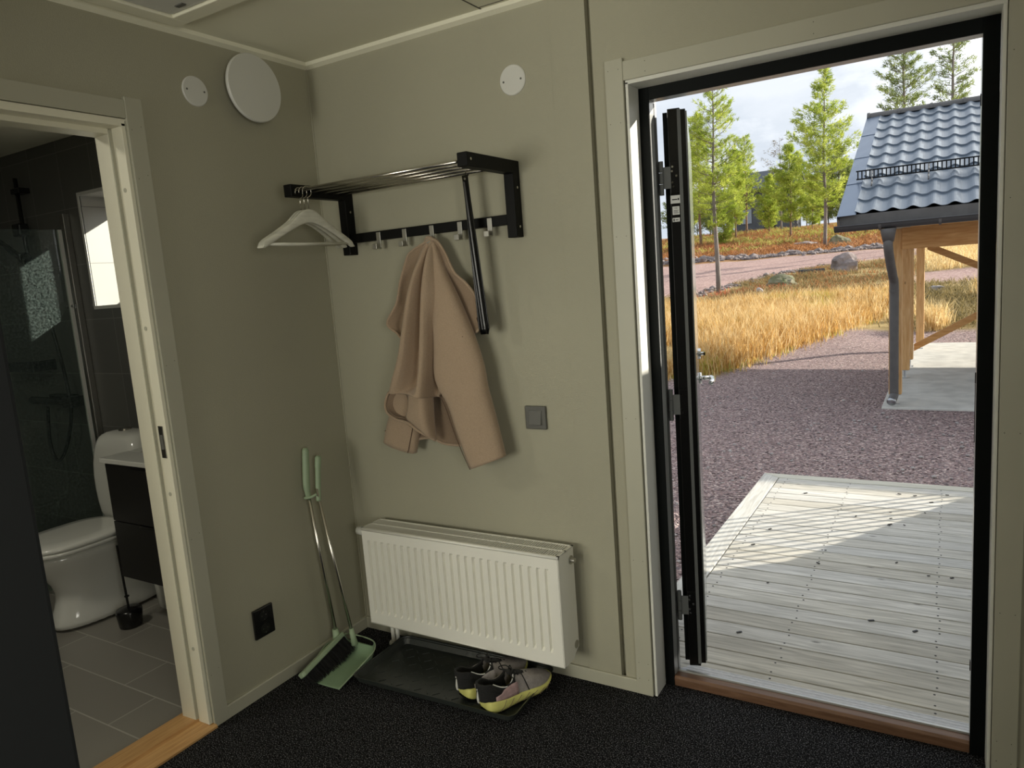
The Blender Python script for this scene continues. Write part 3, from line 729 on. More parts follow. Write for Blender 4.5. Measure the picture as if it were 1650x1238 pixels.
# coat
ct = thing('wool_coat', 'beige felted wool coat hanging by its collar from the middle hook', 'coat', (.58, -.06, 1.65))
MB().lathe([(0, -.03), (.016, -.024), (.024, 0), (.018, .014), (0, .018)], (.590, -.046, 1.640), 16).build('collar', 'wool', ct, smooth=True)
def sheet(name, rows, m='wool', th=.007, parent=ct, k=5, kz=6, wob=.0016):
    # rows of control points -> smooth sheet
    cols = []
    for r in rows: cols.append(spline(r, k))
    n = len(cols[0]); out = []
    for i in range(len(cols) - 1):
        for j in range(kz):
            t = j / kz
            out.append([cr(cols[max(i - 1, 0)][c], cols[i][c], cols[i + 1][c], cols[min(i + 2, len(cols) - 1)][c], t) for c in range(n)])
    out.append(cols[-1])
    for r in out:
        for p in r: p.y += wob * noise.noise(p * 9) * 2
    return MB().rings(out, closed=False, cap=False).build(name, m, parent, smooth=True, solid=th)
body = [
  [(0.550,-0.050,1.641),(0.570,-0.060,1.648),(0.582,-0.070,1.652),(0.594,-0.066,1.650),(0.601,-0.056,1.644),(0.608,-0.048,1.636)],
  [(0.537,-0.060,1.611),(0.562,-0.086,1.613),(0.576,-0.070,1.614),(0.598,-0.092,1.612),(0.612,-0.076,1.607),(0.619,-0.052,1.602)],
  [(0.502,-0.060,1.540),(0.540,-0.100,1.540),(0.556,-0.072,1.541),(0.590,-0.104,1.539),(0.620,-0.084,1.533),(0.641,-0.052,1.530)],
  [(0.469,-0.062,1.448),(0.515,-0.115,1.448),(0.538,-0.074,1.446),(0.582,-0.118,1.446),(0.625,-0.090,1.443),(0.679,-0.060,1.438)],
  [(0.432,-0.064,1.331),(0.490,-0.125,1.335),(0.514,-0.074,1.330),(0.572,-0.124,1.333),(0.603,-0.080,1.329),(0.703,-0.065,1.325)],
  [(0.396,-0.066,1.224),(0.462,-0.130,1.227),(0.492,-0.076,1.217),(0.562,-0.130,1.224),(0.583,-0.075,1.216),(0.657,-0.070,1.221)],
  [(0.360,-0.070,1.138),(0.430,-0.135,1.140),(0.474,-0.084,1.121),(0.548,-0.135,1.131),(0.561,-0.075,1.121),(0.602,-0.070,1.127)],
  [(0.344,-0.085,1.081),(0.405,-0.130,1.092),(0.461,-0.110,1.088),(0.538,-0.138,1.080),(0.550,-0.085,1.069),(0.572,-0.074,1.069)],
]
for r in body:
    for i, p in enumerate(r):
        d = -p[1]; dd = .055 + (d - .055) * 1.3 if d > .095 else d - (.012 if .06 < d < .09 and 0 < i < len(r) - 1 else 0)
        r[i] = (p[0], -dd, p[2])
sheet('front_body', body)
sheet('front_body_lower', [
  [(0.459,-0.110,1.092),(0.500,-0.130,1.082),(0.540,-0.139,1.080),(0.551,-0.086,1.072)],
  [(0.456,-0.118,1.039),(0.508,-0.140,1.032),(0.544,-0.142,1.029),(0.552,-0.088,1.021)],
  [(0.446,-0.123,1.002),(0.503,-0.140,0.989),(0.545,-0.140,0.975),(0.552,-0.090,0.960)],
  [(0.452,-0.120,0.985),(0.507,-0.134,0.958),(0.545,-0.128,0.928),(0.556,-0.095,0.910)],
])
sheet('turned_hem', [
  [(0.334,-0.078,1.084),(0.376,-0.066,1.088),(0.424,-0.076,1.086),(0.461,-0.112,1.090)],
  [(0.322,-0.090,1.045),(0.365,-0.060,1.040),(0.419,-0.070,1.030),(0.458,-0.116,1.040)],
  [(0.340,-0.105,1.012),(0.372,-0.080,1.000),(0.416,-0.085,0.993),(0.450,-0.120,1.000)],
  [(0.388,-0.112,0.990),(0.408,-0.100,0.985),(0.430,-0.102,0.978),(0.455,-0.118,0.980)],
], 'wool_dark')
# stitched lip of the turned hem
MB().tube(spline([(0.461,-0.114,1.094),(0.424,-0.082,1.090),(0.376,-0.075,1.092),(0.338,-0.084,1.086),(0.321,-0.094,1.045),(0.338,-0.110,1.010),(0.386,-0.118,0.986),(0.452,-0.126,0.974),(0.507,-0.130,0.945),(0.556,-0.098,0.905)], 5), .0052, 8).build('hem_edge', 'wool', ct, smooth=True)
sheet('back_body', [
  [(0.505,-0.040,1.161),(0.551,-0.040,1.160),(0.589,-0.044,1.161),(0.650,-0.044,1.161)],
  [(0.480,-0.042,1.064),(0.536,-0.036,1.062),(0.577,-0.048,1.065),(0.654,-0.044,1.066)],
  [(0.447,-0.044,0.963),(0.522,-0.048,0.967),(0.576,-0.038,0.967),(0.660,-0.046,0.971)],
  [(0.431,-0.050,0.893),(0.506,-0.056,0.904),(0.566,-0.046,0.880),(0.669,-0.052,0.881)],
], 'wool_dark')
MB().tube(spline([(0.431,-0.053,.893),(0.506,-0.060,.903),(0.566,-0.050,.880),(0.669,-0.055,.881)], 5), .005, 8).build('hem_edge', 'wool', ct, smooth=True)
sheet('lapel', [
  [(0.531,-0.056,1.634),(0.546,-0.060,1.637),(0.556,-0.058,1.640),(0.576,-0.055,1.645)],
  [(0.470,-0.050,1.607),(0.494,-0.058,1.607),(0.516,-0.056,1.605),(0.562,-0.062,1.602)],
  [(0.442,-0.056,1.543),(0.454,-0.044,1.542),(0.470,-0.040,1.541),(0.520,-0.056,1.539)],
  [(0.424,-0.060,1.493),(0.431,-0.044,1.492),(0.450,-0.038,1.491),(0.498,-0.058,1.489)],
  [(0.404,-0.064,1.428),(0.412,-0.046,1.421),(0.428,-0.038,1.416),(0.476,-0.058,1.415)],
  [(0.357,-0.074,1.356),(0.380,-0.058,1.352),(0.398,-0.042,1.345),(0.451,-0.058,1.345)],
  [(0.392,-0.066,1.318),(0.396,-0.058,1.313),(0.408,-0.050,1.307),(0.440,-0.056,1.302)],
  [(0.416,-0.062,1.286),(0.420,-0.058,1.283),(0.428,-0.056,1.280),(0.436,-0.056,1.278)],
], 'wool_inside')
MB().tube(spline([(.586,-.064,1.654),(0.546,-0.062,1.641),(0.500,-.055,1.625),(0.468,-0.052,1.605),(0.440,-0.058,1.543),(0.422,-0.062,1.493),(0.402,-0.066,1.428),(0.355,-0.076,1.356),(0.392,-0.068,1.316),(0.418,-0.062,1.284)], 5), .0048, 8).build('lapel_edge', 'wool', ct, smooth=True)
lr = sheet('lapel', [
  [(0.590,-0.058,1.650),(0.602,-0.064,1.652),(0.613,-0.064,1.648),(0.624,-0.058,1.638)],
  [(0.602,-0.046,1.605),(0.624,-0.056,1.612),(0.640,-0.062,1.609),(0.646,-0.056,1.594)],
  [(0.612,-0.042,1.532),(0.640,-0.050,1.544),(0.662,-0.060,1.542),(0.676,-0.056,1.530)],
  [(0.629,-0.040,1.485),(0.672,-0.046,1.496),(0.705,-0.056,1.497),(0.725,-0.058,1.488)],
  [(0.651,-0.040,1.424),(0.700,-0.046,1.432),(0.739,-0.056,1.435),(0.768,-0.062,1.434)],
  [(0.675,-0.042,1.368),(0.719,-0.048,1.372),(0.752,-0.056,1.372),(0.780,-0.064,1.376)],
  [(0.689,-0.044,1.327),(0.729,-0.050,1.327),(0.758,-0.056,1.331),(0.784,-0.064,1.338)],
  [(0.710,-0.048,1.292),(0.731,-0.052,1.300),(0.745,-0.056,1.304),(0.758,-0.060,1.311)],
], 'wool_inside')
MB().tube(spline([(.586,-.066,1.655),(0.612,-0.068,1.652),(0.628,-0.062,1.636),(0.650,-0.058,1.594),(0.680,-0.058,1.530),(0.728,-0.060,1.488),(0.770,-0.064,1.436),(0.783,-0.066,1.378),(0.786,-0.067,1.337),(0.758,-0.062,1.310)], 5), .0048, 8).build('lapel_edge', 'wool', ct, smooth=True)
MB().tube([(.768, -.0675, 1.362), (.775, -.068, 1.342)], .0022, 6).build('buttonhole', 'thread', lr)
MB().tube(spline([(.552, -.05, 1.646), (.580, -.066, 1.664), (.612, -.056, 1.650)], 5), .006, 8).build('collar_edge', 'wool', ct, smooth=True)
def sleeve(rows, cuff_in):
    rr = []
    pts = [(Vector((a, -d, b)), Vector((c, -d, e)), hh) for a, b, c, e, d, hh in rows]
    for i in range(len(pts) - 1):
        for j in range(4):
            t = j / 4; q = []
            for k in range(3):
                A = pts[max(i - 1, 0)][k]; B = pts[i][k]; Cc = pts[i + 1][k]; D = pts[min(i + 2, len(pts) - 1)][k]
                q.append(cr(A, B, Cc, D, t))
            rr.append(q)
    rr.append(list(pts[-1])); rings = []
    for (a, b, hh) in rr:
        cc = (a + b) / 2; ax = (b - a) / 2; ring = []
        for k in range(28):
            an = 2 * PI * k / 28; c, s_ = math.cos(an), math.sin(an)
            p = cc + ax * math.copysign(abs(c) ** .85, c) + Vector((0, -1, 0)) * hh * math.copysign(abs(s_) ** .8, s_)
            p.y += .004 * noise.noise(p * 14) * (1 if s_ > 0 else .2)
            p.y = min(p.y, -.012)
            ring.append(p)
        rings.append(ring)
    # inner return of the cuff
    a, b, hh = rr[-1]; cc = (a + b) / 2
    rings.append([cc + (p - cc) * .88 for p in rings[-1]])
    rings.append([cc + (p - cc) * .84 + Vector((0, 0, .05)) for p in rings[-2]])
    return rings
R1 = [(0.594,1.640,0.612,1.638,0.062,0.012),(0.598,1.600,0.628,1.597,0.064,0.020),(0.597,1.535,0.652,1.530,0.070,0.026),(0.594,1.462,0.690,1.458,0.076,0.032),(0.590,1.375,0.728,1.375,0.080,0.038),(0.584,1.261,0.765,1.285,0.084,0.042),(0.575,1.166,0.792,1.191,0.086,0.044),(0.590,1.109,0.801,1.112,0.086,0.045),(0.624,1.051,0.814,1.054,0.086,0.044),(0.651,0.945,0.833,0.961,0.084,0.042),(0.676,0.870,0.842,0.906,0.082,0.040),(0.698,0.800,0.850,0.857,0.080,0.038)]
sl = MB().rings(sleeve(R1, 0), cap=False).build('sleeve', 'wool', ct, smooth=True)
MB().tube(spline([(0.606,-0.118,1.086),(0.634,-.122,1.040),(0.664,-.122,.945),(0.690,-.118,.868),(0.713,-.112,.806)], 5), .0014, 6).build('seam', 'thread', sl, smooth=True)
MB().tube(spline([(0.660,-0.1225,1.283),(0.695,-.1235,1.291),(0.735,-.1165,1.300)], 5), .0012, 6).build('seam', 'thread', sl, smooth=True)
R2 = [(0.369,1.186,0.477,1.162,0.050,0.014),(0.341,1.099,0.476,1.089,0.052,0.020),(0.316,1.014,0.472,1.011,0.056,0.028),(0.293,0.947,0.459,0.944,0.060,0.032),(0.269,0.880,0.424,0.838,0.062,0.034)]
sl = MB().rings(sleeve(R2, 0), cap=False).build('sleeve', 'wool', ct, smooth=True)
MB().tube(spline([(0.452,-.083,1.01),(0.440,-.088,.944),(0.406,-.090,.845)], 5), .0012, 6).build('seam', 'thread', sl, smooth=True)

# radiator
rd = thing('radiator', 'white ribbed panel radiator mounted low on the wall under the coat', 'radiator', (.62, -.09, .12))
rx0, rx1, ry0, ry1, rz0, rz1 = .172, 1.077, -.150, -.032, .117, .532
MB().box(rx0 + .006, rx1 - .006, ry0 + .012, ry1 - .002, rz0 + .02, rz1 - .03).build('core', 'radiator_dark', rd)
# ribbed front panel as one relief surface
nr = 25; pitch = (rx1 - rx0 - .05) / nr; xs = []; ds = []
x = rx0 + .004; prof = [(rx0 + .004, 0), (rx0 + .022, 0)]
for i in range(nr):
    a = rx0 + .025 + i * pitch
    prof += [(a + .002, 0), (a + pitch * .14, .012), (a + pitch * .38, .012), (a + pitch * .54, 0)]
prof += [(rx1 - .022, 0), (rx1 - .004, 0)]
zs = [(rz0 + .004, 0), (rz0 + .050, 0), (rz0 + .060, 1), (rz1 - .060, 1), (rz1 - .050, 0), (rz1 - .012, 0)]
rows = [[(px, ry0 + dd * k, z) for px, dd in prof] for z, k in zs]
MB().rings(rows, closed=False, cap=False).build('front_panel', 'radiator', rd, solid=.002)
MB().box(rx0, rx0 + .003, ry0 - .001, ry1, rz0, rz1 - .004).build('side_panel', 'radiator', rd, bevel=.001)
sp = MB().prism([(ry0 - .001, rz0), (ry1 - .045, rz0), (ry1 - .03, rz0 + .015), (ry1, rz0 + .03), (ry1, rz1 - .002), (ry0 - .001, rz1 - .002)], rx1 - .003, rx1, 'x').build('side_panel', 'radiator', rd, bevel=.001)
e = MB().tube([(rx0, ry0 + .002, rz1 - .006), (rx1, ry0 + .002, rz1 - .006)], .006, 10).tube([(rx0, ry0 + .002, rz0 + .003), (rx1, ry0 + .002, rz0 + .003)], .004, 8)
e.build('edge_bead', 'radiator', rd, smooth=True)
g = MB(); g.box(rx0, rx1, ry0, ry0 + .009, rz1 - .004, rz1).box(rx0, rx1, ry1 - .008, ry1, rz1 - .004, rz1).box(rx0, rx1, -.094, -.087, rz1 - .004, rz1).box(rx0, rx0 + .008, ry0, ry1, rz1 - .004, rz1).box(rx1 - .008, rx1, ry0, ry1, rz1 - .004, rz1)
for i in range(96):
    a = rx0 + .008 + (rx1 - rx0 - .016) * (i + .5) / 96
    g.box(a - .0022, a + .0022, ry0 + .008, ry1 - .007, rz1 - .0045, rz1 - .001)
g.build('top_grille', 'radiator', rd)
v = MB().tube([(.150, -.125, .502), (.172, -.115, .502)], .012, 14).lathe([(0, -.048), (.017, -.046), (.019, -.02), (.016, -.002), (0, 0)], (.172, -.120, .505), 20, 'x')
v.build('thermostat_head', 'plate', rd, smooth=True)
MB().lathe([(.0, 0), (.016, 0), (.016, .004), (0, .004)], (rx1, -.058, .487), 18, 'x').lathe([(.0, .004), (.010, .004), (.009, .018), (.0, .018)], (rx1, -.058, .487), 14, 'x').build('air_valve', 'brushed', rd)
MB().lathe([(.0, 0), (.015, 0), (.015, .003), (.011, .0035), (0, .0035)], (rx1 - .001, -.053, .163), 18, 'x').build('end_plug', 'brushed', rd)
for px in (.212, .238):
    MB().tube([(px, -.070, 0), (px, -.070, rz0 + .01)], .0085, 14).build('pipe', 'radiator', rd, smooth=True)
MB().lathe([(0, 0), (.03, 0), (.028, .006), (0, .007)], (.225, -.070, 0), 24).build('pipe_collar', 'plate', rd)
each(MB().box(.25, .28, -.034, -.0008, .15, .50).box(.95, .98, -.034, -.0008, .15, .50), 'wall_bracket', 'radiator', rd)

# shoe tray
tr = thing('shoe_tray', 'black plastic shoe tray on the carpet under the radiator', 'tray', (.62, -.21, 0))
Mt = Matrix.Translation((.620, -.2095, .002)) @ Matrix.Rotation(R(2.2), 4, 'Z')
def rr2(hx, hy, r, z, n=6):
    pts = []
    for sx, sy, a0 in ((1, -1, -90), (1, 1, 0), (-1, 1, 90), (-1, -1, 180)):
        for k in range(n + 1):
            a = R(a0 + 90 * k / n); pts.append(Mt @ Vector((sx * (hx - r) + r * math.cos(a), sy * (hy - r) + r * math.sin(a), z)))
    return pts
MB().rings([rr2(.335, .152, .02, 0), rr2(.343, .160, .025, .006), rr2(.352, .168, .03, .030), rr2(.356, .172, .032, .032), rr2(.355, .171, .032, .028), rr2(.346, .162, .026, .026), rr2(.336, .152, .02, .006), rr2(.320, .140, .02, .004)]).build('tray_body', 'tray', tr)
b = MB()
for i in range(15):
    for j in range(6):
        cx_, cy_ = -.29 + i * .0415, -.115 + j * .046 
        a = R(45 if (i + j) % 2 else -45)
        b.box(-.014, .014, -.0015, .0015, .0035, .0062, Mt @ Matrix.Translation((cx_, cy_, 0)) @ Matrix.Rotation(a, 4, 'Z'))
b.build('tread_pattern', 'tray', tr)['kind'] = 'stuff'

# shoes
def make_shoe(label, side):
    t = thing('running_shoe', label, 'shoe', (0, 0, 0))
    Lg = .285
    def w(u):  # half width along the length 0 heel .. 1 toe
        p = [(0, .030), (.06, .040), (.2, .042), (.4, .040), (.55, .045), (.72, .052), (.85, .047), (.94, .034), (1, .015)]
        for (a, b), (c, d) in zip(p, p[1:]):
            if u <= c: return b + (d - b) * ((u - a) / (c - a))
        return .015
    def cxo(u): return side * .010 * math.sin(PI * min(1, u * 1.05)) * (u > .3) * ((u - .3) / .7)
    # sole: stacked outlines
    def outline(k, z0, flare, e=0):
        pts = []
        for i in range(21):
            u = i / 20; pts.append((u * Lg * (1 + e) - e * Lg * .5, cxo(u) - (w(u) * k + flare), z0(u)))
        for i in range(20, -1, -1):
            u = i / 20; pts.append((u * Lg * (1 + e) - e * Lg * .5, cxo(u) + (w(u) * k + flare), z0(u)))
        return pts
    zb = lambda u: .004 + .030 * max(0, (u - .70) / .30) ** 2 + .012 * max(0, (.12 - u) / .12) ** 2
    zm = lambda u: zb(u) + .016
    zt = lambda u: .053 - .020 * u + .020 * max(0, (u - .8) / .2) ** 2 + .008 * max(0, (.25 - u) / .25)
    MB().rings([outline(.86, lambda u: zb(u) - .004 + .0041, 0), outline(.94, lambda u: zb(u) + .004, .001), outline(1.05, zm, .004, .03), outline(1.04, lambda u: zt(u) - .006, .003, .025), outline(.96, zt, .0, .01)]).build('midsole', 'shoe_yellow', t, local=True, smooth=True, sub=1)
    g = MB()
    for i in range(7):
        u = .14 + i * .115
        for s in (-1, 1):
            p = lambda uu, z: (uu * Lg, cxo(uu) + s * (w(uu) * 1.05 + .0052), z)
            g.tube([p(u, zm(u) - .006), p(u + .05, zm(u) + .006), p(u + .09, zt(u) - .008)], .0009, 5)
    g.build('sole_groove', 'wool_dark', t, local=True)['kind'] = 'stuff'
    MB().rings([outline(.80, lambda u: zb(u) - .004, 0), outline(.84, lambda u: zb(u) + .001, 0)]).build('outsole', 'black', t, local=True)
    # upper cross sections
    def section(u, top, opening, n=9, shrink=1.0, lift=0.0):
        ww = w(u) * .93 * shrink; z0 = zt(u) - .004 + lift; pts = []
        for k in range(2 * n + 1):
            s = -1 + k / n  # -1..1
            a = abs(s); sg = -1 if s < 0 else 1
            ang = (1 - a) * PI / 2
            yy = ww * (math.cos(ang) ** .62) if a > 0 else 0
            zz = z0 + (top - z0) * (math.sin(ang) ** .85)
            yy = max(yy, opening)
            pts.append((u * Lg, cxo(u) + sg * yy, zz))
        return pts
    # toe + vamp (grey)
    tops = [(.40, .103, .0), (.46, .101, 0), (.54, .093, 0), (.64, .083, 0), (.74, .074, 0), (.84, .066, 0), (.92, .060, 0), (.97, .054, 0), (.995, .046, 0)]
    MB().rings([section(u, tp, 0) for u, tp, _ in tops], closed=False, cap=False).build('upper', 'shoe_grey', t, local=True, smooth=True, solid=.003, sub=1)
    # rear quarter: side walls with the collar opening, lower half grey/pink, collar black
    st = [(.012, .116), (.05, .116), (.10, .108), (.16, .094), (.24, .084), (.32, .085), (.38, .096), (.42, .106)]
    def wall(frac0, frac1, grow):
        rings = []
        for s in (-1, 1):
            seq = st if s == -1 else st
            row = []
            for u, tp in seq:
                z0 = zt(u) - .004; col = []
                for k in range(6):
                    f = frac0 + (frac1 - frac0) * k / 5
                    inn = w(u) * (.93 - .20 * f ** 2) + grow
                    col.append((u * Lg, cxo(u) + s * inn, z0 + (tp - z0) * f))
                row.append(col)
            rings.append(row)
        left = rings[0][::-1]; right = rings[1]
        # heel cap between
        u, tp = st[0]; mid = []
        for an in (-60, -30, 0, 30, 60):
            col = []
            for k in range(6):
                f = frac0 + (frac1 - frac0) * k / 5; inn = w(u) * (.93 - .20 * f ** 2) + grow; z0 = zt(u) - .004
                col.append((u * Lg - .022 * math.cos(R(an)) * (1 - .25 * f + .25 * f * f), inn * math.sin(R(an)) * .98, z0 + (tp + .004 * math.cos(R(an)) - z0) * f))
            mid.append(col)
        return left + mid + right
    MB().rings(wall(0, .62, 0.0006), closed=False, cap=False).build('quarter', 'shoe_black', t, local=True, smooth=True, solid=.004)
    MB().rings(wall(.55, 1.0, 0), closed=False, cap=False).build('collar', 'shoe_black', t, local=True, smooth=True, solid=.009, sub=1)
    for s in (-1, 1):
        rows = []
        for i in range(9):
            u = .10 + i * .042; row = []
            hgt = .03 + .035 * min(1, i / 6)
            for k in range(5):
                f = k / 4 * min(1, .35 + .65 * math.sin(PI * min(1, (i + .6) / 8) / 2))
                row.append((u * Lg, cxo(u) + s * (w(u) * (.93 - .20 * (f * .7) ** 2) + .0035), zt(u) - .003 + (.045 if i > 2 else .033) * f))
            rows.append(row)
        MB().rings(rows, closed=False, cap=False).build('side_overlay', 'shoe_pink' if (s == -1 and side == 1) else 'shoe_grey', t, local=True, smooth=True, solid=.0015)
    # insole, tongue
    MB().rings([[(u * Lg, cxo(u) + s * w(u) * .7, zt(u) + .001) for s in (-1, 0, 1)] for u in (.02, .1, .2, .3, .4, .5)], closed=False, cap=False).build('insole', 'shoe_black', t, local=True, solid=.002)
    MB().rings([[(u * Lg, cxo(u) + s * ww, z - .004 * abs(s)) for s in (-1, -.5, 0, .5, 1)] for u, ww, z in ((.35, .020, .122), (.38, .022, .117), (.42, .020, .112), (.50, .016, .103), (.58, .013, .095))], closed=False, cap=False).build('tongue', 'shoe_black', t, local=True, smooth=True, solid=.006)
    MB().tube(spline([(.10 * Lg, -.026, .108), (.2 * Lg, -.034, .083 + .008), (.3 * Lg, -.033, .083), (.38 * Lg, -.028, .096), (.42 * Lg, -.016, .110)], 4), .0022, 6).build('collar_piping', 'reflective', t, local=True, smooth=True)
    MB().rings([[(-.0185 + .0, -.0045, .048), (-.0185, .0045, .048)], [(-.0205, -.0055, .060), (-.0205, .0055, .060)], [(-.0200, -.0035, .078), (-.0200, .0035, .078)], [(-.0185, -.0008, .092), (-.0185, .0008, .092)]], closed=False, cap=False).build('heel_stripe', 'reflective', t, local=True, solid=.003)
    MB().lathe([(0, 0), (.003, 0), (.003, .003), (0, .003)], (-.0215, 0, .098), 10, 'x').build('heel_tab_dot', 'reflective', t, local=True)
    lc = MB()
    for i in range(5):
        u = .44 + i * .052; z = .112 - i * .0075 ; ww = .022 - i * .0018
        lc.tube([(u * Lg, cxo(u) - ww, z - .006), (u * Lg + .004, cxo(u), z + .001), (u * Lg, cxo(u) + ww, z - .006)], .0024, 6)
        lc.tube([(u * Lg, cxo(u) - ww, z - .006), ((u + .05) * Lg, cxo(u) + ww * .9, z - .012)], .0022, 6)
    a = (.45 * Lg, 0, .113)
    for s in (-1, 1):
        lc.tube(spline([a, (a[0] - .012, s * .022, .126), (a[0] - .030, s * .036, .122), (a[0] - .022, s * .044, .106), (a[0] - .004, s * .02, .108), a], 6), .0020, 6)
        lc.tube(spline([a, (a[0] + .012, s * .030, .113), (a[0] + .018, s * .048, .090), (a[0] + .030, s * .056, .050)], 6), .0020, 6)
    lc.build('laces', 'lace', t, local=True, smooth=True)
    return t
s1 = make_shoe('running shoe in the tray half behind its mate, farther from the tray corner', -1)
s1.location = (.742, -.318, .0085); s1.rotation_euler = (0, 0, R(68))
s2 = make_shoe('running shoe in the tray with pink patch, nearest the tray corner', 1)
s2.location = (.857, -.355, .0085); s2.rotation_euler = (0, 0, R(66))

# broom and long handled dustpan
bm_ = thing('broom', 'mint green lobby broom with steel stick and black bristles', 'broom', (.06, -.24, .05))
A = Vector((.060, -.246, .101)); B = Vector((.036, -.283, .705)); T = Vector((.030, -.264, .886))
bt_ = MB().tube([A + (A - B).normalized() * .0, B + (B - A).normalized() * .03], .0075, 14).build('stick', 'steel', bm_, smooth=True)
MB().tube(spline([B + Vector((.000, 0, -.02)), B + (T - B) * .2 + Vector((0, -.006, 0)), B + (T - B) * .6 + Vector((0, -.003, 0)), T], 5), [.0125] * 4 + [.0155] * 7 + [.015] * 4 + [.010], 14, flat=.8).build('grip', 'mint', bm_, smooth=True)
D = (A - B).normalized()
MB().tube([A - D * .012, A + D * .045], [.0125, .018], 14).build('socket', 'mint', bm_, smooth=True)
e1 = Vector((.066, -.232, .088)); e2 = Vector((.098, -.478, .052)); u = (e2 - e1); u.normalize(); nn = Vector((.55, .0, -.83)); vv = u.cross(nn).normalized(); nn = vv.cross(u).normalized()
if nn.z > 0: nn = -nn
MH = Matrix(((u.x, vv.x, nn.x, e1.x), (u.y, vv.y, nn.y, e1.y), (u.z, vv.z, nn.z, e1.z), (0, 0, 0, 1)))
Lh = (e2 - e1).length
MB().rings([[MH @ Vector(p) for p in ((a, -w_, 0), (a, w_, 0), (a, w_ * .9, .020), (a, -w_ * .9, .020))] for a, w_ in ((-.01, .010), (.0, .018), (Lh * .5, .021), (Lh, .019), (Lh + .012, .012))]).build('head', 'mint', bm_, bevel=.004)
br_ = MB(); rnd = random.Random(3)
for i in range(1500):
    a = rnd.uniform(0, Lh); w_ = rnd.uniform(-.015, .015); l = rnd.uniform(.055, .078)
    p = MH @ Vector((a, w_, .018)); q = MH @ Vector((a + rnd.uniform(-.008, .008), w_ * 1.5 + rnd.uniform(-.006, .006), .018 + l))
    if q.z < .004: q = p + (q - p) * ((p.z - .004) / (p.z - q.z))
    if q.x < .014: q.x = .014
    s_ = (q - p).cross(Vector((rnd.uniform(-1, 1), rnd.uniform(-1, 1), .3))).normalized() * .0013
    br_.add([p - s_, p + s_, q + s_ * .5, q - s_ * .5], [(0, 1, 2, 3)])
tag(br_.build('bristles', 'bristle', bm_), kind='stuff')
dp = thing('dustpan', 'mint green long handled dustpan lying open beside the shoe tray', 'dustpan', (.16, -.33, 0))
A = Vector((.150, -.236, .068)); B = Vector((.066, -.262, .70)); T = Vector((.052, -.223, .845))
MB().tube([A, B + (B - A).normalized() * .02], .0068, 14).build('stick', 'steel', dp, smooth=True)
MB().tube(spline([B + Vector((.002, .0, -.03)), B + Vector((-.004, .012, .03)), B + (T - B) * .65, T], 5), [.011] * 5 + [.012] * 6 + [.014] * 4 + [.009], 14, flat=.8).build('grip', 'mint', dp, smooth=True)
MB().tube([A + (B - A).normalized() * .06, A + (A - B).normalized() * .01], [.009, .014], 12).build('socket', 'mint', dp, smooth=True)
MB().tube(spline([(.066, -.262, .700), (.050, -.285, .690), (.030, -.296, .688), (.024, -.285, .688)], 4), .005, 8).build('clip', 'mint', dp, smooth=True)
def panrow(y, xl, xr, hl, hr, zb_): 
    xm = (xl + xr) / 2
    return [(xl, y, zb_ + hl), (xl + .006, y, zb_ + hl * .5), (xl + .016, y, zb_ + .002), (xl + .05, y, zb_), (xm, y, zb_), (xr - .05, y, zb_), (xr - .016, y, zb_ + .002), (xr - .006, y, zb_ + hr * .5), (xr, y, zb_ + hr)]
rows = [panrow(-.452, .058, .262, .004, .004, .003), panrow(-.415, .055, .263, .008, .008, .006), panrow(-.37, .048, .262, .02, .02, .007), panrow(-.33, .040, .262, .034, .034, .005), panrow(-.29, .034, .266, .046, .046, .004), panrow(-.25, .034, .262, .055, .055, .004), panrow(-.215, .044, .240, .060, .060, .006)]
rows.append([(x_ if 0 else (.06 + (x_ - .044) / .196 * .155), -.192 + 0 * y_, max(z_, .045)) for x_, y_, z_ in rows[-1]])
MB().rings(rows, closed=False, cap=False).build('pan', 'mintdark', dp, smooth=True, solid=.003, sub=1)
MB().tube(spline([(.058, -.452, .007), (.048, -.37, .028), (.033, -.29, .051), (.036, -.24, .058), (.060, -.190, .064), (.13, -.183, .066), (.20, -.188, .064), (.240, -.212, .064), (.264, -.25, .058), (.267, -.29, .049), (.263, -.37, .026), (.262, -.452, .007)], 5), .0028, 8).build('rim', 'mint', dp, smooth=True)

# ------------------------------------------------------------------ outdoors: terrain
YS = [-50, 10, 16, 20, 24, 32, 40, 45, 60, 80, 120, 200]; HS = [-.27, -.27, -.05, .3, .62, 1.1, 1.55, 1.9, 3.0, 4.2, 6, 9]
def interp(x, xs, ys):
    if x <= xs[0]: return ys[0]
    for i in range(len(xs) - 1):
        if x <= xs[i + 1]: return ys[i] + (ys[i + 1] - ys[i]) * (x - xs[i]) / (xs[i + 1] - xs[i])
    return ys[-1]
def sm(a, b, t): t = max(0, min(1, (t - a) / (b - a))); return t * t * (3 - 2 * t)
def hgt(x, y):
    z = interp(y, YS, HS)
    k_ = sm(.6, 1.5, x)
    if k_ > 0 and y < 17: z = z * (1 - k_) + k_ * interp(y, [13.4, 17], [-.275, .04])
    if y > 12: z += .10 * noise.noise(Vector((x * .35, y * .35, 1))) * min(1, (y - 12) / 4)
    if y > 40: z += .25 * noise.noise(Vector((x * .18, y * .18, 5))) * min(1, (y - 40) / 8)
    return z
def sm(a, b, t): t = max(0, min(1, (t - a) / (b - a))); return t * t * (3 - 2 * t)
def yard_edge(x): return 8.6 + max(0, x + 1.1) / .26 if x < .38 else 14.35
def road_near(x): return interp(x, [-30, -5, -3.4, -2.2, -.6, 3, 12], [20.5, 21.6, 27, 29.5, 31.7, 35.5, 36])
gxs = [-75 + i * 2.5 for i in range(20)] + [-25 + i * .3 for i in range(110)] + [8.3 + i * 2.5 for i in range(20)]
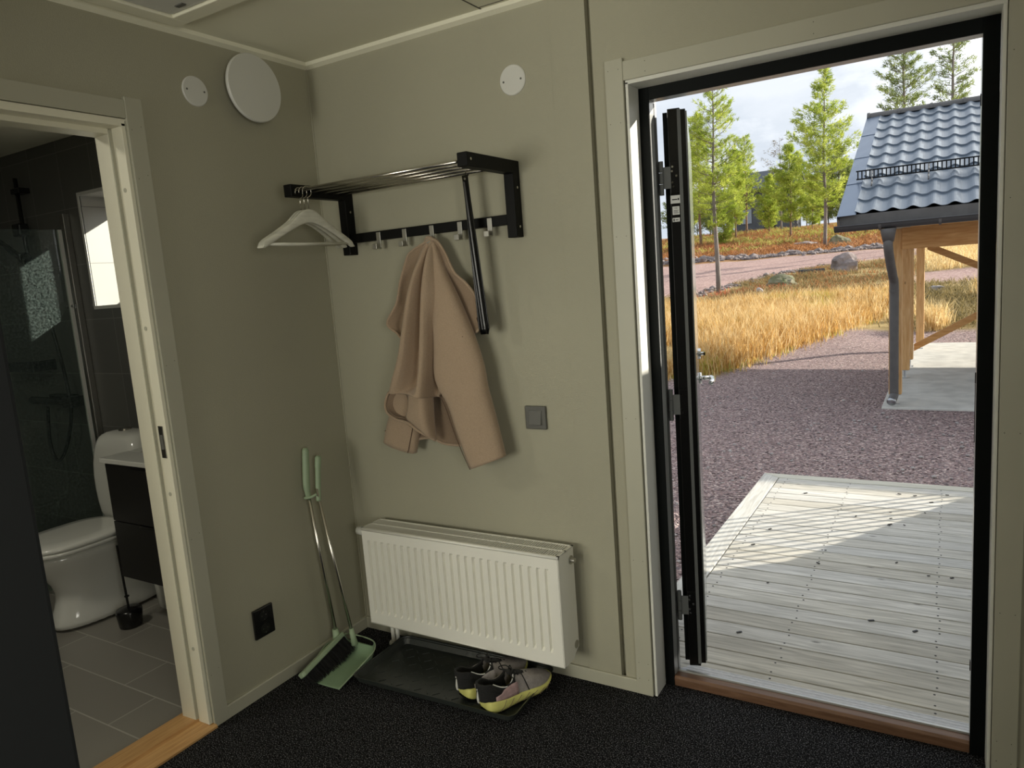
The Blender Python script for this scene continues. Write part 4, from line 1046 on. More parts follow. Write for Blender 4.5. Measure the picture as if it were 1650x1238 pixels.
gys = [-9 + i * 1.5 for i in range(11)] + [7.6 + i * .22 for i in range(160)] + [43 + i * 1.2 for i in range(40)] + [92 + i * 8 for i in range(20)]
bmv, bmf, zc = [], [], []
for yy in gys:
    for xx in gxs:
        bmv.append((xx, yy, hgt(xx, yy)))
        n_ = noise.noise(Vector((xx * 1.3, yy * 1.3, 0))) * .35
        yard = 1 - sm(-.25, .35, yy - yard_edge(xx) + n_)
        road = sm(-.5, .5, yy - road_near(xx) + n_ * 2) * (1 - sm(-.3, .5, yy - 38.6 + n_ * 2)) * (1 - sm(1.0, 2.4, xx))
        road = max(road, sm(-.5, .5, yy - 21.8 + n_) * (1 - sm(-.5, .5, yy - 25.6 + n_)) * sm(1.0, 1.8, xx))
        heath = sm(-.3, .5, yy - 38.6 + n_ * 2)
        zc.append((yard, road, heath, 1))
nx = len(gxs)
for j in range(len(gys) - 1):
    for i in range(nx - 1): bmf.append((j * nx + i, j * nx + i + 1, (j + 1) * nx + i + 1, (j + 1) * nx + i))
me = bpy.data.meshes.new('ground'); me.from_pydata(bmv, [], bmf)
ca = me.color_attributes.new('zone', 'FLOAT_COLOR', 'POINT')
ca.data.foreach_set('color', [c for q in zc for c in q]); me.materials.append(_M['ground'])
me.polygons.foreach_set('use_smooth', [True] * len(me.polygons))
go = bpy.data.objects.new('ground', me); COL.objects.link(go); struct(go, 'reddish gravel yard rising to a gravel road and heath')

class Blades:
    def __init__(s): s.v = []; s.f = []
    def blade(s, p, d, w, bend, side):
        # p base, d = vector to tip, bend vector
        a = p + d * .5 + bend * .25; b = p + d + bend; i = len(s.v)
        s.v += [tuple(p - side * w), tuple(p + side * w), tuple(a + side * w * .8), tuple(a - side * w * .8), tuple(b)]
        s.f += [(i, i + 1, i + 2, i + 3), (i + 3, i + 2, i + 4)]
    def tri(s, p, d, side):
        i = len(s.v); s.v += [tuple(p - side), tuple(p + side), tuple(p + d)]; s.f.append((i, i + 1, i + 2))
    def build(s, name, m, parent=None, local=False):
        b = MB(); b.v = s.v; b.f = s.f
        me = bpy.data.meshes.new(name); me.from_pydata(s.v, [], s.f); me.materials.append(_M[m])
        o = bpy.data.objects.new(name, me); COL.objects.link(o)
        if parent is not None: o.parent = parent
        return o
rg = random.Random(11)
def xl(y): return 2.22 - .335 * (y + 2.24) - .6
def scatter(n, region, hmin, hmax, wd, name, m, label, clump=.25, lean=.3, cat='grass'):
    B = Blades(); k = 0; tries = 0
    while k < n and tries < n * 12:
        tries += 1
        p = region()
        if p is None: continue
        x, y, s = p
        cn = rg.randint(4, 10)
        for _ in range(cn):
            xx, yy = x + rg.gauss(0, clump), y + rg.gauss(0, clump)
            z = hgt(xx, yy); h_ = rg.uniform(hmin, hmax) * s; a = rg.uniform(0, 2 * PI)
            side = Vector((math.cos(a), math.sin(a), 0))
            B.blade(Vector((xx, yy, z - .01)), Vector((rg.gauss(0, lean * .5) * h_, rg.gauss(0, lean * .5) * h_, h_)), wd * rg.uniform(.6, 1.3), Vector((rg.gauss(0, lean) * h_, rg.gauss(0, lean) * h_, -.12 * h_)), side)
            k += 1
    o = B.build(name, m); return tag(o, label, cat, kind='stuff')
def reg_gold():
    y = rg.uniform(8.7, 19.5); x = rg.uniform(xl(y), 3.5)
    e = yard_edge(x) if x < .38 else 8.6 + (x + 1.1) / .26
    if y < e + .05 or x > 1.25: return None
    if noise.noise(Vector((x * .6, y * .45, 9))) < -.28: return None
    s = .62 + .38 * min(1, (y - e) / 1.2)
    if y > 16.5: s *= .75
    return x, y, s
scatter(24000, reg_gold, .22, .60, .0065, 'dry_grass', 'grass_gold', 'tall golden dry grass growing along the edge of the gravel yard', .14, .22)
scatter(9000, reg_gold, .35, .78, .0050, 'straw_grass', 'grass_pale', 'pale straw stalks standing among the golden grass', .18, .25)
def reg_green():
    y = rg.uniform(8.8, 19.0); x = rg.uniform(xl(y), 2.0); e = 8.6 + max(0, x + 1.1) / .26
    edge = abs(y - e) < .4
    if y < e - .1 or x > 1.3: return None
    if not edge and noise.noise(Vector((x * .9, y * .6, 31))) < .28: return None
    if edge and noise.noise(Vector((x * 1.5, y * 1.5, 3))) < .05: return None
    return x, y, (.35 if edge else 1)
scatter(5000, reg_green, .15, .42, .006, 'green_grass', 'grass_green', 'yellow green grass tufts between the golden grass and the gravel', .12, .3)
def reg_heather(lo, hi, x1):
    def f():
        y = rg.uniform(lo, hi); x = rg.uniform(xl(y), x1)
        if x < 1.4 and y > road_near(x) - .1: return None
        if y < 16 and x < 1.3: return None
        if noise.noise(Vector((x * .8, y * .5, 17))) < -.1: return None
        return x, y, 1
    return f
scatter(11000, reg_heather(17.0, 31, 1.2), .07, .26, .012, 'heather', 'heather_dark', 'olive brown heather growing along the near side of the road', .16, .5, 'heather')
scatter(6000, reg_heather(17.5, 31, 1.2), .07, .24, .011, 'heather', 'heather', 'rusty brown heather growing around the boulders by the road', .16, .5, 'heather')
def reg_right():
    y = rg.uniform(14.6, 21.6); x = rg.uniform(1.3, 4.5)
    return (x, y, 1) if noise.noise(Vector((x * .9, y * .7, 4))) > -.25 else None
scatter(6500, reg_right, .06, .24, .011, 'heather', 'heather_dark', 'dark scrubby heather behind the carport slab', .16, .5, 'heather')
def reg_right2():
    y = rg.uniform(25.8, 38); x = rg.uniform(1.4, 5.5); return x, y, 1
scatter(8000, reg_right2, .25, .6, .010, 'dry_grass', 'grass_pale', 'pale dry grass seen beyond the carport posts', .2, .3)
def reg_tuft():
    for c in ((1.98, 14.7), (2.05, 15.0), (2.95, 18.6), (1.55, 16.2)):
        if rg.random() < .3: return c[0] + rg.gauss(0, .12), c[1] + rg.gauss(0, .12), 1
    return None
scatter(700, reg_tuft, .3, .75, .006, 'straw_grass', 'grass_pale', 'loose straw tufts standing behind the carport slab', .07, .2)
def reg_heath():
    y = rg.uniform(41.2, 82); x = rg.uniform(xl(y) , 2.22 + .03 * y)
    return x, y, .8 + y / 90
scatter(20000, reg_heath, .10, .34, .035, 'heath', 'heather', 'rusty red heath covering the slope beyond the road', .35, .6, 'heath')
def reg_heath2():
    y = rg.uniform(46, 82); x = rg.uniform(xl(y), 2.22 + .03 * y)
    if noise.noise(Vector((x * .25, y * .2, 40))) < .0: return None
    return x, y, .8 + y / 90
scatter(7000, reg_heath2, .10, .40, .04, 'blueberry_scrub', 'moss', 'yellow green scrub under the far pines', .35, .6, 'scrub')
def reg_red():
    for c in ((-12.6, 52.5), (-2.55, 22.0), (-4.0, 21.5)):
        if rg.random() < .3: return c[0] + rg.gauss(0, .35), c[1] + rg.gauss(0, .3), 1
    return None
scatter(500, reg_red, .08, .25, .014, 'red_leaves', 'heather_red', 'small patches of bright red leaves on the heath', .12, .6, 'leaves')

# rocks
def rock_mesh(r, seed, sx=1, sy=1, sz=1, sub=3, amp=.5):
    bm = bmesh.new(); bmesh.ops.create_icosphere(bm, subdivisions=sub, radius=1)
    for v in bm.verts:
        n = noise.noise(v.co * 1.1 + Vector((seed, seed * 2, 0))) * amp + noise.noise(v.co * 2.6 + Vector((seed, 0, 3))) * amp * .35
        v.co = v.co * (1 + n); v.co.x *= sx * r; v.co.y *= sy * r; v.co.z *= sz * r
    vs = [v.co.copy() for v in bm.verts]; fs = [tuple(v.index for v in f.verts) for f in bm.faces]; bm.free(); return vs, fs
def rock(name, label, x, y, r, sx, sy, sz, m, seed, dz=0, cat='boulder'):
    vs, fs = rock_mesh(r, seed, sx, sy, sz); z = hgt(x, y) + dz
    o = MB().add([v + Vector((x, y, z)) for v in vs], fs).build(name, m, smooth=False)
    return tag(o, label, cat)
rock('boulder', 'mossy dark boulder lying in the heather near the road', -2.42, 22.95, .36, 1.35, 1.1, .85, 'rockmoss', 3, .08)
rock('boulder', 'bare grey pink boulder at the roadside near the carport downpipe', -1.0, 27.0, .40, 1.1, 1.0, 1.15, 'rock', 8, .18)
rock('boulder', 'large pale boulder on the heath beyond the road', -3.38, 46.5, .62, 1.15, 1.0, .85, 'rockmoss', 14, .10)
rock('boulder', 'low flat grey rock on the heath beside the large pale boulder', -5.6, 48.0, .55, 1.5, 1.0, .45, 'rock', 21, .05)
rock('stone', 'small white stone in the golden grass below the mossy boulder', -2.72, 20.9, .10, 1.1, 1, 1.2, 'pebble', 5, .1, 'stone')
rock('stone', 'pale stone on the scrub behind the carport', 2.0, 19.8, .14, 1.3, 1, .7, 'pebble', 6, .03, 'stone')
B = MB(); rk_ = random.Random(5)
bases = [rock_mesh(1, s, 1.2, 1, .75, 1, .3) for s in range(6)]
for i in range(1100):
    x = rk_.uniform(-13, 2.5); y = 40.2 + rk_.gauss(0, .55) - (x + 5) * .02 + (0 if x > -8 else .8) + (.5 if rk_.random() < .3 else 0); r = rk_.uniform(.05, .15) * (1.9 if rk_.random() < .08 else 1)
    vs, fs = bases[i % 6]; a = rk_.uniform(0, 6.28); M = Matrix.Translation((x, y, hgt(x, y) + r * .3)) @ Matrix.Rotation(a, 4, 'Z') @ Matrix.Scale(r, 4)
    B.add([M @ v for v in vs], fs)
for i in range(260):
    x = rk_.uniform(-5.0, -1.2); y = road_near(x) + rk_.gauss(0, .7); r = rk_.uniform(.04, .11)
    vs, fs = bases[i % 6]; M = Matrix.Translation((x, y, hgt(x, y) + r * .2)) @ Matrix.Rotation(i, 4, 'Z') @ Matrix.Scale(r, 4)
    B.add([M @ v for v in vs], fs)
tag(B.build('road_rubble', 'rock'), 'bank of grey rubble stones along the far side of the gravel road', 'rubble', kind='stuff')
B = MB()
for i in range(500):
    y = rk_.uniform(1.0, 16); x = rk_.uniform(xl(y), 2.6)
    if (x > 1.0 and y < 3.3) or (x > 1.5 and 6.6 < y < 13) or y > yard_edge(x): continue
    r = rk_.uniform(.008, .018); vs, fs = bases[i % 6]; M = Matrix.Translation((x, y, -.27 + r * .3)) @ Matrix.Rotation(i, 4, 'Z') @ Matrix.Scale(r, 4)
    B.add([M @ v for v in vs], fs)
tag(B.build('loose_pebbles', 'pebble'), 'loose pebbles scattered over the gravel yard', 'pebbles', kind='stuff')
cv = MB().lathe([(.14 + (.012 if i % 2 else 0), -2.55 + i * .05) for i in range(19)], (0, 26.75, .83), 24, 'x')
tag(cv.build('culvert_pipe', 'culvertmat'), 'black corrugated culvert pipe beside the grey pink boulder', 'pipe')

# ------------------------------------------------------------------ pines
def make_pine(name, label, x, y, h, wid, crown, seed, dens=1.0, needle=.16, m='needles', bark='bark', group=None, tr=None, lean=0.0, sparse=0):
    rr = random.Random(seed); z0 = hgt(x, y) - .1; h += .1
    t = thing(name, label, 'tree', (x, y, z0), group=group)
    tr = tr or h * .011
    def cen(z): return Vector((lean * z / h + .03 * math.sin(z * 1.1 + seed), .03 * math.cos(z * .9 + seed), z))
    n = 14
    MB().tube([cen(h * i / n) for i in range(n + 1)], [tr * (1 - .93 * (i / n) ** 1.1) for i in range(n + 1)], 9).build('trunk', bark, t, local=True, smooth=True)
    br = MB(); F = Blades()
    z = h * crown; step = max(.16, h * .028) / (dens ** .3)
    while z < h * .985:
        f = (z - h * crown) / (h * (1 - crown))
        prof = (min(1, .42 + 2.0 * f) if f < .3 else 1.0 - ((f - .3) / .7) ** 1.25 * .93)
        rad = wid / 2 * prof
        for b in range(rr.randint(4, 6) if not sparse else rr.randint(2, 4)):
            if rr.random() < .12 + sparse * .2: continue
            a = rr.uniform(0, 2 * PI); ln = rad * rr.uniform(.6, 1.15)
            up = .12 + .55 * f
            d = Vector((math.cos(a), math.sin(a), up)); p0 = cen(z + rr.uniform(-.08, .08) * step * 3)
            pts = [p0, p0 + d * ln * .5 + Vector((0, 0, -.03 * ln)), p0 + d * ln + Vector((0, 0, .12 * ln))]
            br.tube(pts, [max(.006, tr * .16) * (1 - f * .5), max(.005, tr * .1), .003], 4, cap=False)
            nt = max(4, int(ln / (needle * 1.25) * 3.0))
            for k in range(nt):
                u = rr.uniform(.22, 1.0) if k else 1.0
                base = p0 + (pts[2] - p0) * u
                sd = Vector((-math.sin(a), math.cos(a), 0)) * rr.uniform(-1, 1) * ln * .34 * (1.15 - u * .6) + Vector((0, 0, rr.uniform(-.05, .12) * ln))
                q = base + sd
                if rr.random() < .5: br.tube([base - (pts[2] - p0) * .08, q], [.004, .002], 3, cap=False)
                dr = (Vector((math.cos(a), math.sin(a), .55)) + sd.normalized() * .5 if sd.length > 0 else Vector((0, 0, 1))).normalized()
                for _ in range(int(10 * dens)):
                    dd = (dr + Vector((rr.gauss(0, .55), rr.gauss(0, .55), rr.gauss(0, .5)))).normalized() * needle * rr.uniform(.6, 1.1)
                    s_ = dd.cross(Vector((rr.gauss(0, 1), rr.gauss(0, 1), rr.gauss(0, 1)))).normalized() * needle * .10
                    F.tri(q + Vector((rr.gauss(0, 1), rr.gauss(0, 1), rr.gauss(0, 1))) * needle * .28, dd, s_)
        z += step * rr.uniform(.8, 1.25)
    if crown > .15:   # dead lower twigs
        for i in range(9):
            zz = h * crown * rr.uniform(.45, 1); a = rr.uniform(0, 6.28); l = rr.uniform(.2, .6) * wid * .3
            p = cen(zz); br.tube([p, p + Vector((math.cos(a), math.sin(a), rr.uniform(-.1, .3))) * l], [.007, .002], 3, cap=False)
    br.build('branches', bark, t, local=True)['kind'] = 'stuff'
    o = F.build('needles', m, t); o['kind'] = 'stuff'
    return t
make_pine('pine_tree', 'tall slender pine nearest the house, its bare trunk rising beside the open door leaf', -4.31, 22.06, 7.3, 2.3, .31, 1, 1.25, .105, tr=.085, bark='barkgrey')
make_pine('pine_tree', 'dense bright pine standing close behind the nearest pine tree and the door leaf', -14.5, 55.5, 10.2, 3.0, .22, 2, 1.1, .24)
make_pine('pine_tree', 'thin pine standing just in front of the dark cabin wall', -15.43, 75.3, 9.9, 3.2, .26, 3, .9, .27)
pb = make_pine('pine_tree', 'bushy low crowned young pine standing alone on the heath beside the cabin', -8.44, 59.5, 7.2, 3.5, .20, 4, 1.2, .24)
make_pine('pine_tree', 'tall broad pine with grey trunk beside the large pale boulder', -4.1, 45.6, 10.3, 4.1, .24, 5, 1.1, .21, bark='barkgrey')
make_pine('pine_tree', 'bare leafless grey tree rising behind the bushy young pine', -12.47, 77.3, 9.3, 3.6, .45, 6, .25, .3, 'twigs', 'barkgrey', sparse=1)
make_pine('pine_tree', 'smaller pine half hidden behind the tall broad pine by the pale boulder', -5.0, 60, 6.6, 3.0, .2, 7, 1.0, .25, 'needles_dark')
pt = make_pine('pine_tree', 'taller and broader of the two pines rising behind the carport roof', .4, 37.8, 11.2, 3.0, .25, 8, 1.0, .18, 'needles_dark', 'barkgrey')
make_pine('pine_tree', 'thinner of the two pines rising behind the carport roof', 2.36, 36.1, 10.9, 2.2, .25, 9, .8, .17, 'needles_dark', 'barkgrey')
make_pine('pine_tree', 'short seedling pine showing behind the trunk of the nearest pine', -12.3, 54.0, 3.0, 1.8, .08, 10, 1.1, .22)
make_pine('pine_tree', 'short pine on the skyline between bushy pine and broad pine', -8.1, 68, 4.4, 2.4, .15, 11, 1.0, .26)
make_pine('pine_tree', 'leafy pine partly hidden behind the edge of the open door', -17.6, 62.9, 9.8, 3.4, .2, 12, 1.1, .26)
make_pine('pine_tree', 'green pine filling the gap behind the nearest pine trunk', -15.0, 68.7, 8.2, 3.6, .18, 13, 1.1, .27)
make_pine('pine_tree', 'short dark pine beside the outer edge of the carport roof', -2.6, 53.2, 4.2, 2.2, .12, 14, 1.0, .24, 'needles_dark')
make_pine('pine_tree', 'small pine in front of the dark house', -12.7, 72.6, 5.6, 2.8, .15, 15, 1.0, .27)
far = [(-26, 100), (-22, 108), (-10.8, 96), (-8.5, 104), (-6.6, 92), (-4.6, 100), (-2.8, 96), (-1.0, 104), (-22.8, 95), (1.6, 100), (4.0, 96), (-24.5, 96), (-28.5, 92), (-29, 104), (-17.5, 112), (-15, 110), (-13, 108), (-9.6, 90), (-7.5, 97), (-3.7, 91), (-1.8, 90), (.2, 93), (-12, 100), (-5.6, 106), (-23, 90)]
p0 = None
for i, (fx, fy) in enumerate(far):
    if p0 is None:
        p0 = make_pine('pine_tree', 'distant grey green pine in the tree line behind the heath', fx, fy, 7.5, 4.0, .12, 50, .55, .42, 'needles_dark', 'barkgrey', group='distant pines on the skyline')
    else:
        c = copy_tree(p0); c.location = (fx, fy, hgt(fx, fy) - .1); c.rotation_euler = (0, 0, i * 1.3); c.scale = (1, 1, .75 + .1 * (i % 4))

# dark house far behind the pines
hs_ = thing('cabin', 'dark timber cabin half hidden behind the pines', 'house', (-16, 88, 4.3))
MB().box(-19.2, -12.9, 86, 92, 3.6, 9.2).build('wall', 'cabinwall', hs_)
MB().prism([(85.2, 9.2), (89, 11.4), (92.8, 9.2), (92.8, 9.4), (89, 11.65), (85.2, 9.45)], -19.9, -12.3, 'x').build('roof', 'darkroof', hs_)
MB().box(-15.9, -14.7, 85.9, 86.05, 4.6, 8.4).build('door_opening', 'black', hs_)
MB().box(-18.4, -17.3, 85.9, 86.05, 5.6, 7.2).build('window_pane', 'windowglass', hs_)

# ------------------------------------------------------------------ deck
def deckmat(name):
    m = _M['deckwood']; nt = m.node_tree
wd_ = thing('wooden_deck', 'weathered grey plank deck outside the open door', 'deck', (2.5, 1.6, -.1))
dm = _M['deckwood'].node_tree
b = MB(); y1 = 3.0620; bi_ = 0
rdk = random.Random(2)
while y1 > .10:
    y0 = y1 - .1145
    b.box(1.190, 5.6, y0, y1, -.108, -.08 - rdk.uniform(0, .0012)); y1 -= .1202; bi_ += 1
b.build('deck_boards', 'deckwood', wd_, bevel=.003)
MB().prism([(1.068, 3.164), (5.6, 3.164), (5.6, 3.0665), (1.186, 3.0665)], -.108, -.0795, 'z').build('border_board', 'deckwood2', wd_, bevel=.003)
MB().prism([(1.068, 3.162), (1.184, 3.0645), (1.184, .22), (1.068, .22)], -.108, -.0795, 'z').build('border_board', 'deckwood_y', wd_, bevel=.003)
MB().box(1.085, 5.6, 3.125, 3.147, -.26, -.109).box(1.085, 1.107, .22, 3.125, -.26, -.109).build('fascia', 'deckwood2', wd_)
b = MB()
for xx in (1.245, 1.66, 2.20, 2.75):
    y1 = 3.062
    while y1 > .1:
        for q in (.022, .094): b.lathe([(.0042, -.0805), (.0042, -.0795)], (xx + rdk.uniform(-.008, .008), y1 - q, 0), 8)
        y1 -= .1202
b.build('screw_heads', 'ink', wd_)['kind'] = 'stuff'
b = MB()
for i in range(34):
    x, y = rdk.uniform(1.3, 2.7), rdk.uniform(.5, 3.0); s_ = rdk.uniform(.003, .008); M = Matrix.Translation((x, y, -.078)) @ Matrix.Rotation(rdk.uniform(0, 6), 4, 'Z')
    b.box(-s_ * 1.6, s_ * 1.6, -s_ * .6, s_ * .6, 0, .003, M)
tag(b.build('leaf_litter', 'ink'), 'tiny dark bits of leaf litter lying on the deck boards', 'litter', kind='stuff')
sl_ = MB().prism([(.142, .010), (.142, .022), (.345, -.060), (.345, -.0785), (.20, -.0785)], 1.372, 2.32, 'x')
tag(sl_.build('threshold_plate', 'checkerplate'), 'patterned metal plate sloping from the door sill to the deck', 'plate')

# ------------------------------------------------------------------ carport
cp = thing('carport', 'open timber carport with grey blue metal tile roof beside the yard', 'carport', (3.6, 9.8, -.25))
MB().box(1.60, 12.6, 6.70, 12.92, -.42, -.25).build('slab', 'concrete', cp, bevel=.01)
ex0, ex1 = 1.20, 13.0; ey, ez, ry, rz = 6.40, 1.87, 9.90, 3.39
sl2 = (rz - ez) / (ry - ey); cosr = 1 / math.sqrt(1 + sl2 ** 2); sinr = sl2 * cosr; Ln = (ry - ey) / cosr
# tiled slope
rows = []; nst = 10; stp = Ln / nst
xs_ = [1.37 + i * .01525 for i in range(int((ex1 - 1.37) / .01525))]
def wave(x):
    ph = ((x - 1.36) / .183) % 1
    return .030 * (.5 + .5 * math.cos(2 * PI * ph)) ** 1.5
for i in range(nst):
    for s_, lift in ((i * stp + .002, .022), (i * stp + stp * .5, .011), ((i + 1) * stp, .002)):
        row = []
        for x in xs_:
            hh = wave(x) + lift
            row.append((x, ey + s_ * cosr - hh * sinr, ez + s_ * sinr + hh * cosr))
        rows.append(row)
MB().rings(rows, closed=False, cap=False).build('tile_sheet', 'roofmetal', cp, smooth=False, solid=.004)
MB().add([(ex0, ry, rz), (ex1, ry, rz), (ex1, 13.4, ez), (ex0, 13.4, ez), (ex0, ry, rz - .03), (ex1, ry, rz - .03), (ex1, 13.4, ez - .03), (ex0, 13.4, ez - .03)], [(0, 1, 2, 3), (4, 5, 6, 7), (0, 1, 5, 4), (1, 2, 6, 5), (2, 3, 7, 6), (3, 0, 4, 7)]).build('rear_slope', 'roofmetal', cp)
def on_roof(s_, hh): return (ey + s_ * cosr - hh * sinr, ez + s_ * sinr + hh * cosr)
MB().rings([[(ex0 + .01, *on_roof(0, -.012)), (ex1, *on_roof(0, -.012)), (ex1, *on_roof(0, -.035)), (ex0 + .01, *on_roof(0, -.035))], [(ex0 + .01, *on_roof(Ln, -.012)), (ex1, *on_roof(Ln, -.012)), (ex1, *on_roof(Ln, -.035)), (ex0 + .01, *on_roof(Ln, -.035))]]).build('roof_deck', 'snowguard', cp)
vf = MB()
for i in range(4):
    s0, s1 = Ln * i / 4 - (.02 if i else .06), Ln * (i + 1) / 4
    h0_ = .030; h1_ = .024
    vf.rings([[(ex0, *on_roof(s0, h0_)), (1.385, *on_roof(s0, h0_ + .006)), (1.385, *on_roof(s0, h0_ + .001)), (ex0, *on_roof(s0, h0_ - .005))], [(ex0, *on_roof(s1, h1_)), (1.385, *on_roof(s1, h1_ + .006)), (1.385, *on_roof(s1, h1_ + .001)), (ex0, *on_roof(s1, h1_ - .005))]])
vf.rings([[(ex0, *on_roof(-.06, .030)), (ex0 + .004, *on_roof(-.06, .030)), (ex0 + .004, *on_roof(-.06, -.14)), (ex0, *on_roof(-.06, -.14))], [(ex0, *on_roof(Ln, .030)), (ex0 + .004, *on_roof(Ln, .030)), (ex0 + .004, *on_roof(Ln, -.14)), (ex0, *on_roof(Ln, -.14))]])
vf.build('verge_flashing', 'flashing', cp)
rc = MB()
nseg = 30
for i in range(nseg):
    a = ex0 + (ex1 - ex0) * i / nseg; c_ = ex0 + (ex1 - ex0) * (i + 1) / nseg
    for (u0, u1, r_) in ((a, c_, .075), (a, a + .035, .084)):
        rc.rings([[(u, ry + r_ * math.cos(R(k * 15)) * 1.25, rz - .01 + r_ * math.sin(R(k * 15))) for k in range(13)] for u in (u0, u1)])
rc.build('ridge_cap', 'zinc', cp)
MB().box(ex0 + .02, ex1, ey - .012, ey, ez - .115, ez + .012).build('eaves_flashing', 'zinc', cp)
gt = MB(); pr = []
for k in range(13): a = R(180 + 15 * k); pr.append((ey - .072 + .058 * math.cos(a), ez - .105 + .058 * math.sin(a)))
inn = [(ey - .072 + (p[0] - ey + .072) * .93, ez - .105 + (p[1] - ez + .105) * .93) for p in pr[::-1]]
gt.prism(pr + inn, ex0 - .02, ex1, 'x').tube([(ex0 - .02, ey - .131, ez - .104), (ex1, ey - .131, ez - .104)], .008, 8)
gt.prism(pr, ex0 - .022, ex0 - .016, 'x')
gu = gt.build('gutter', 'gutter', cp)
b = MB()
for x in (1.60, 2.14, 2.55, 3.2, 3.9, 4.6):
    b.box(x, x + .025, ey - .135, ey + .0, ez - .100, ez - .095).rings([[(x, p[0], p[1] - .003), (x + .025, p[0], p[1] - .003), (x + .025, p[0], p[1] - .008), (x, p[0], p[1] - .008)] for p in pr])
b.build('gutter_bracket', 'zinc', gu)
gy = ey - .072
dpipe = MB().rings([[(1.690 + r_ * 1.2 * math.cos(a * PI / 8), gy + r_ * math.sin(a * PI / 8), z) for a in range(16)] for z, r_ in ((ez - .165, .062), (ez - .21, .056), (ez - .30, .042))], cap=False)
dpipe.tube(spline([(1.690, gy, ez - .29), (1.690, gy, ez - .36), (1.700, gy + .12, ez - .50), (1.712, gy + .34, ez - .66), (1.720, 6.80, ez - .78), (1.720, 6.80, .6), (1.720, 6.80, -.04), (1.720, 6.79, -.13), (1.700, 6.70, -.185)], 5), .044, 18, cap=False)
dpipe = dpipe.build('downpipe', 'zinc', cp, smooth=True, solid=.003)
MB().tube([(1.720, 6.80, .05), (1.720, 6.80, .10)], .047, 18).tube([(1.720, 6.80, 1.02), (1.720, 6.80, 1.05)], .047, 18).build('pipe_joint', 'zinc', dpipe)
MB().tube([(1.703, 6.713, -.180), (1.698, 6.690, -.191)], .0465, 18).build('outlet', 'zinc_galv', dpipe, smooth=True)
def post(x0, x1, y0, y1, z0=-.14, z1=1.71, m='pine_z'):
    p = MB().box(x0, x1, y0, y1, z0, z1).build('post', m, cp, bevel=.004)
    q = MB().box((x0 + x1) / 2 - .045, (x0 + x1) / 2 + .045, y0, y1, -.25, -.243).lathe([(.012, -.245), (.012, z0)], ((x0 + x1) / 2, (y0 + y1) / 2, 0), 12).box(x0 + .01, x1 - .01, y0 + .01, y1 - .01, z0 - .006, z0)
    q.build('post_base', 'zinc_galv', p)
post(1.660, 1.790, 6.90, 7.03)
post(1.680, 1.795, 8.78, 8.90)
post(1.715, 1.800, 9.86, 9.97)
post(1.765, 1.885, 12.05, 12.17)
post(3.30, 3.42, 10.04, 10.16); post(6.2, 6.32, 6.90, 7.03); post(6.2, 6.32, 12.05, 12.17); post(12.3, 12.42, 6.90, 7.03); post(12.3, 12.42, 12.05, 12.17)
MB().box(1.790, 12.6, 6.88, 6.98, 1.480, 1.715).build('front_beam', 'pine_x', cp, bevel=.004)
MB().box(1.67, 1.72, 7.03, 13.0, 1.55, 1.715).build('side_beam', 'pine_z', cp)
MB().box(1.67, 12.6, 12.05, 12.15, 1.711, 1.93).build('rear_beam', 'pine_x', cp)
for (a, c_) in (((1.80, -.045), (3.33, .835)), ((1.965, 1.445), (3.33, .735))):
    dx, dz = c_[0] - a[0], c_[1] - a[1]
    MB().prism([a, c_, (c_[0], c_[1] + .105), (a[0], a[1] + .105)], 10.08, 10.13, 'y').build('brace', 'pine_x', cp)
sg = thing('snow_guard', 'black ladder style snow guard rail on the carport roof', 'snow guard', (3.5, 7.4, 2.3))
s0 = 1.0; b = MB()
def G(x, hh, ds=0): y_, z_ = on_roof(s0 + ds, hh); return Vector((x, y_, z_))
for hh in (.055, .150):
    b.tube([G(1.30, hh, -.0), G(ex1, hh, -.0)], .0085, 6)
b.build('rail', 'snowguard', sg)
b = MB(); x = 1.31
while x < 4.2:
    p, q = G(x, .05), G(x, .155); b.box(p.x, p.x + .013, p.y - .004, p.y + .004, p.z, q.z); x += .042
b.build('rungs', 'snowguard', sg)
b = MB()
for x in (1.47, 2.03, 2.58, 3.1): b.tube([G(x, .15), G(x, .035, -.20)], .006, 6).tube([G(x, .05), G(x, .03, -.20)], .006, 6)
each(b, 'bracket', 'zinc', sg)

# unseen slatted screen added right of the deck, shaped to cast its shade
wg = thing('shade_screen', 'unseen dark screen added beside the deck to shade it, slats at its outer end', 'screen', (3.0, 1.6, -.08))
MB().box(2.985, 3.015, .22, 2.72, -.08, 1.90).build('boarding', 'darkhouse', wg)
MB().prism([(2.72, -.08), (3.66, -.08), (3.66, .12), (2.72, .60)], 2.99, 3.01, 'x').build('sloping_board', 'darkhouse', wg)
f = MB()
for i in range(11): f.box(2.996, 3.004, 2.79 + i * .08, 2.812 + i * .08, .05, 2.5)
each(f, 'slat', 'darkhouse', wg)
MB().box(2.985, 3.015, 2.72, 3.66, 2.5, 2.54).build('top_rail', 'darkhouse', wg)

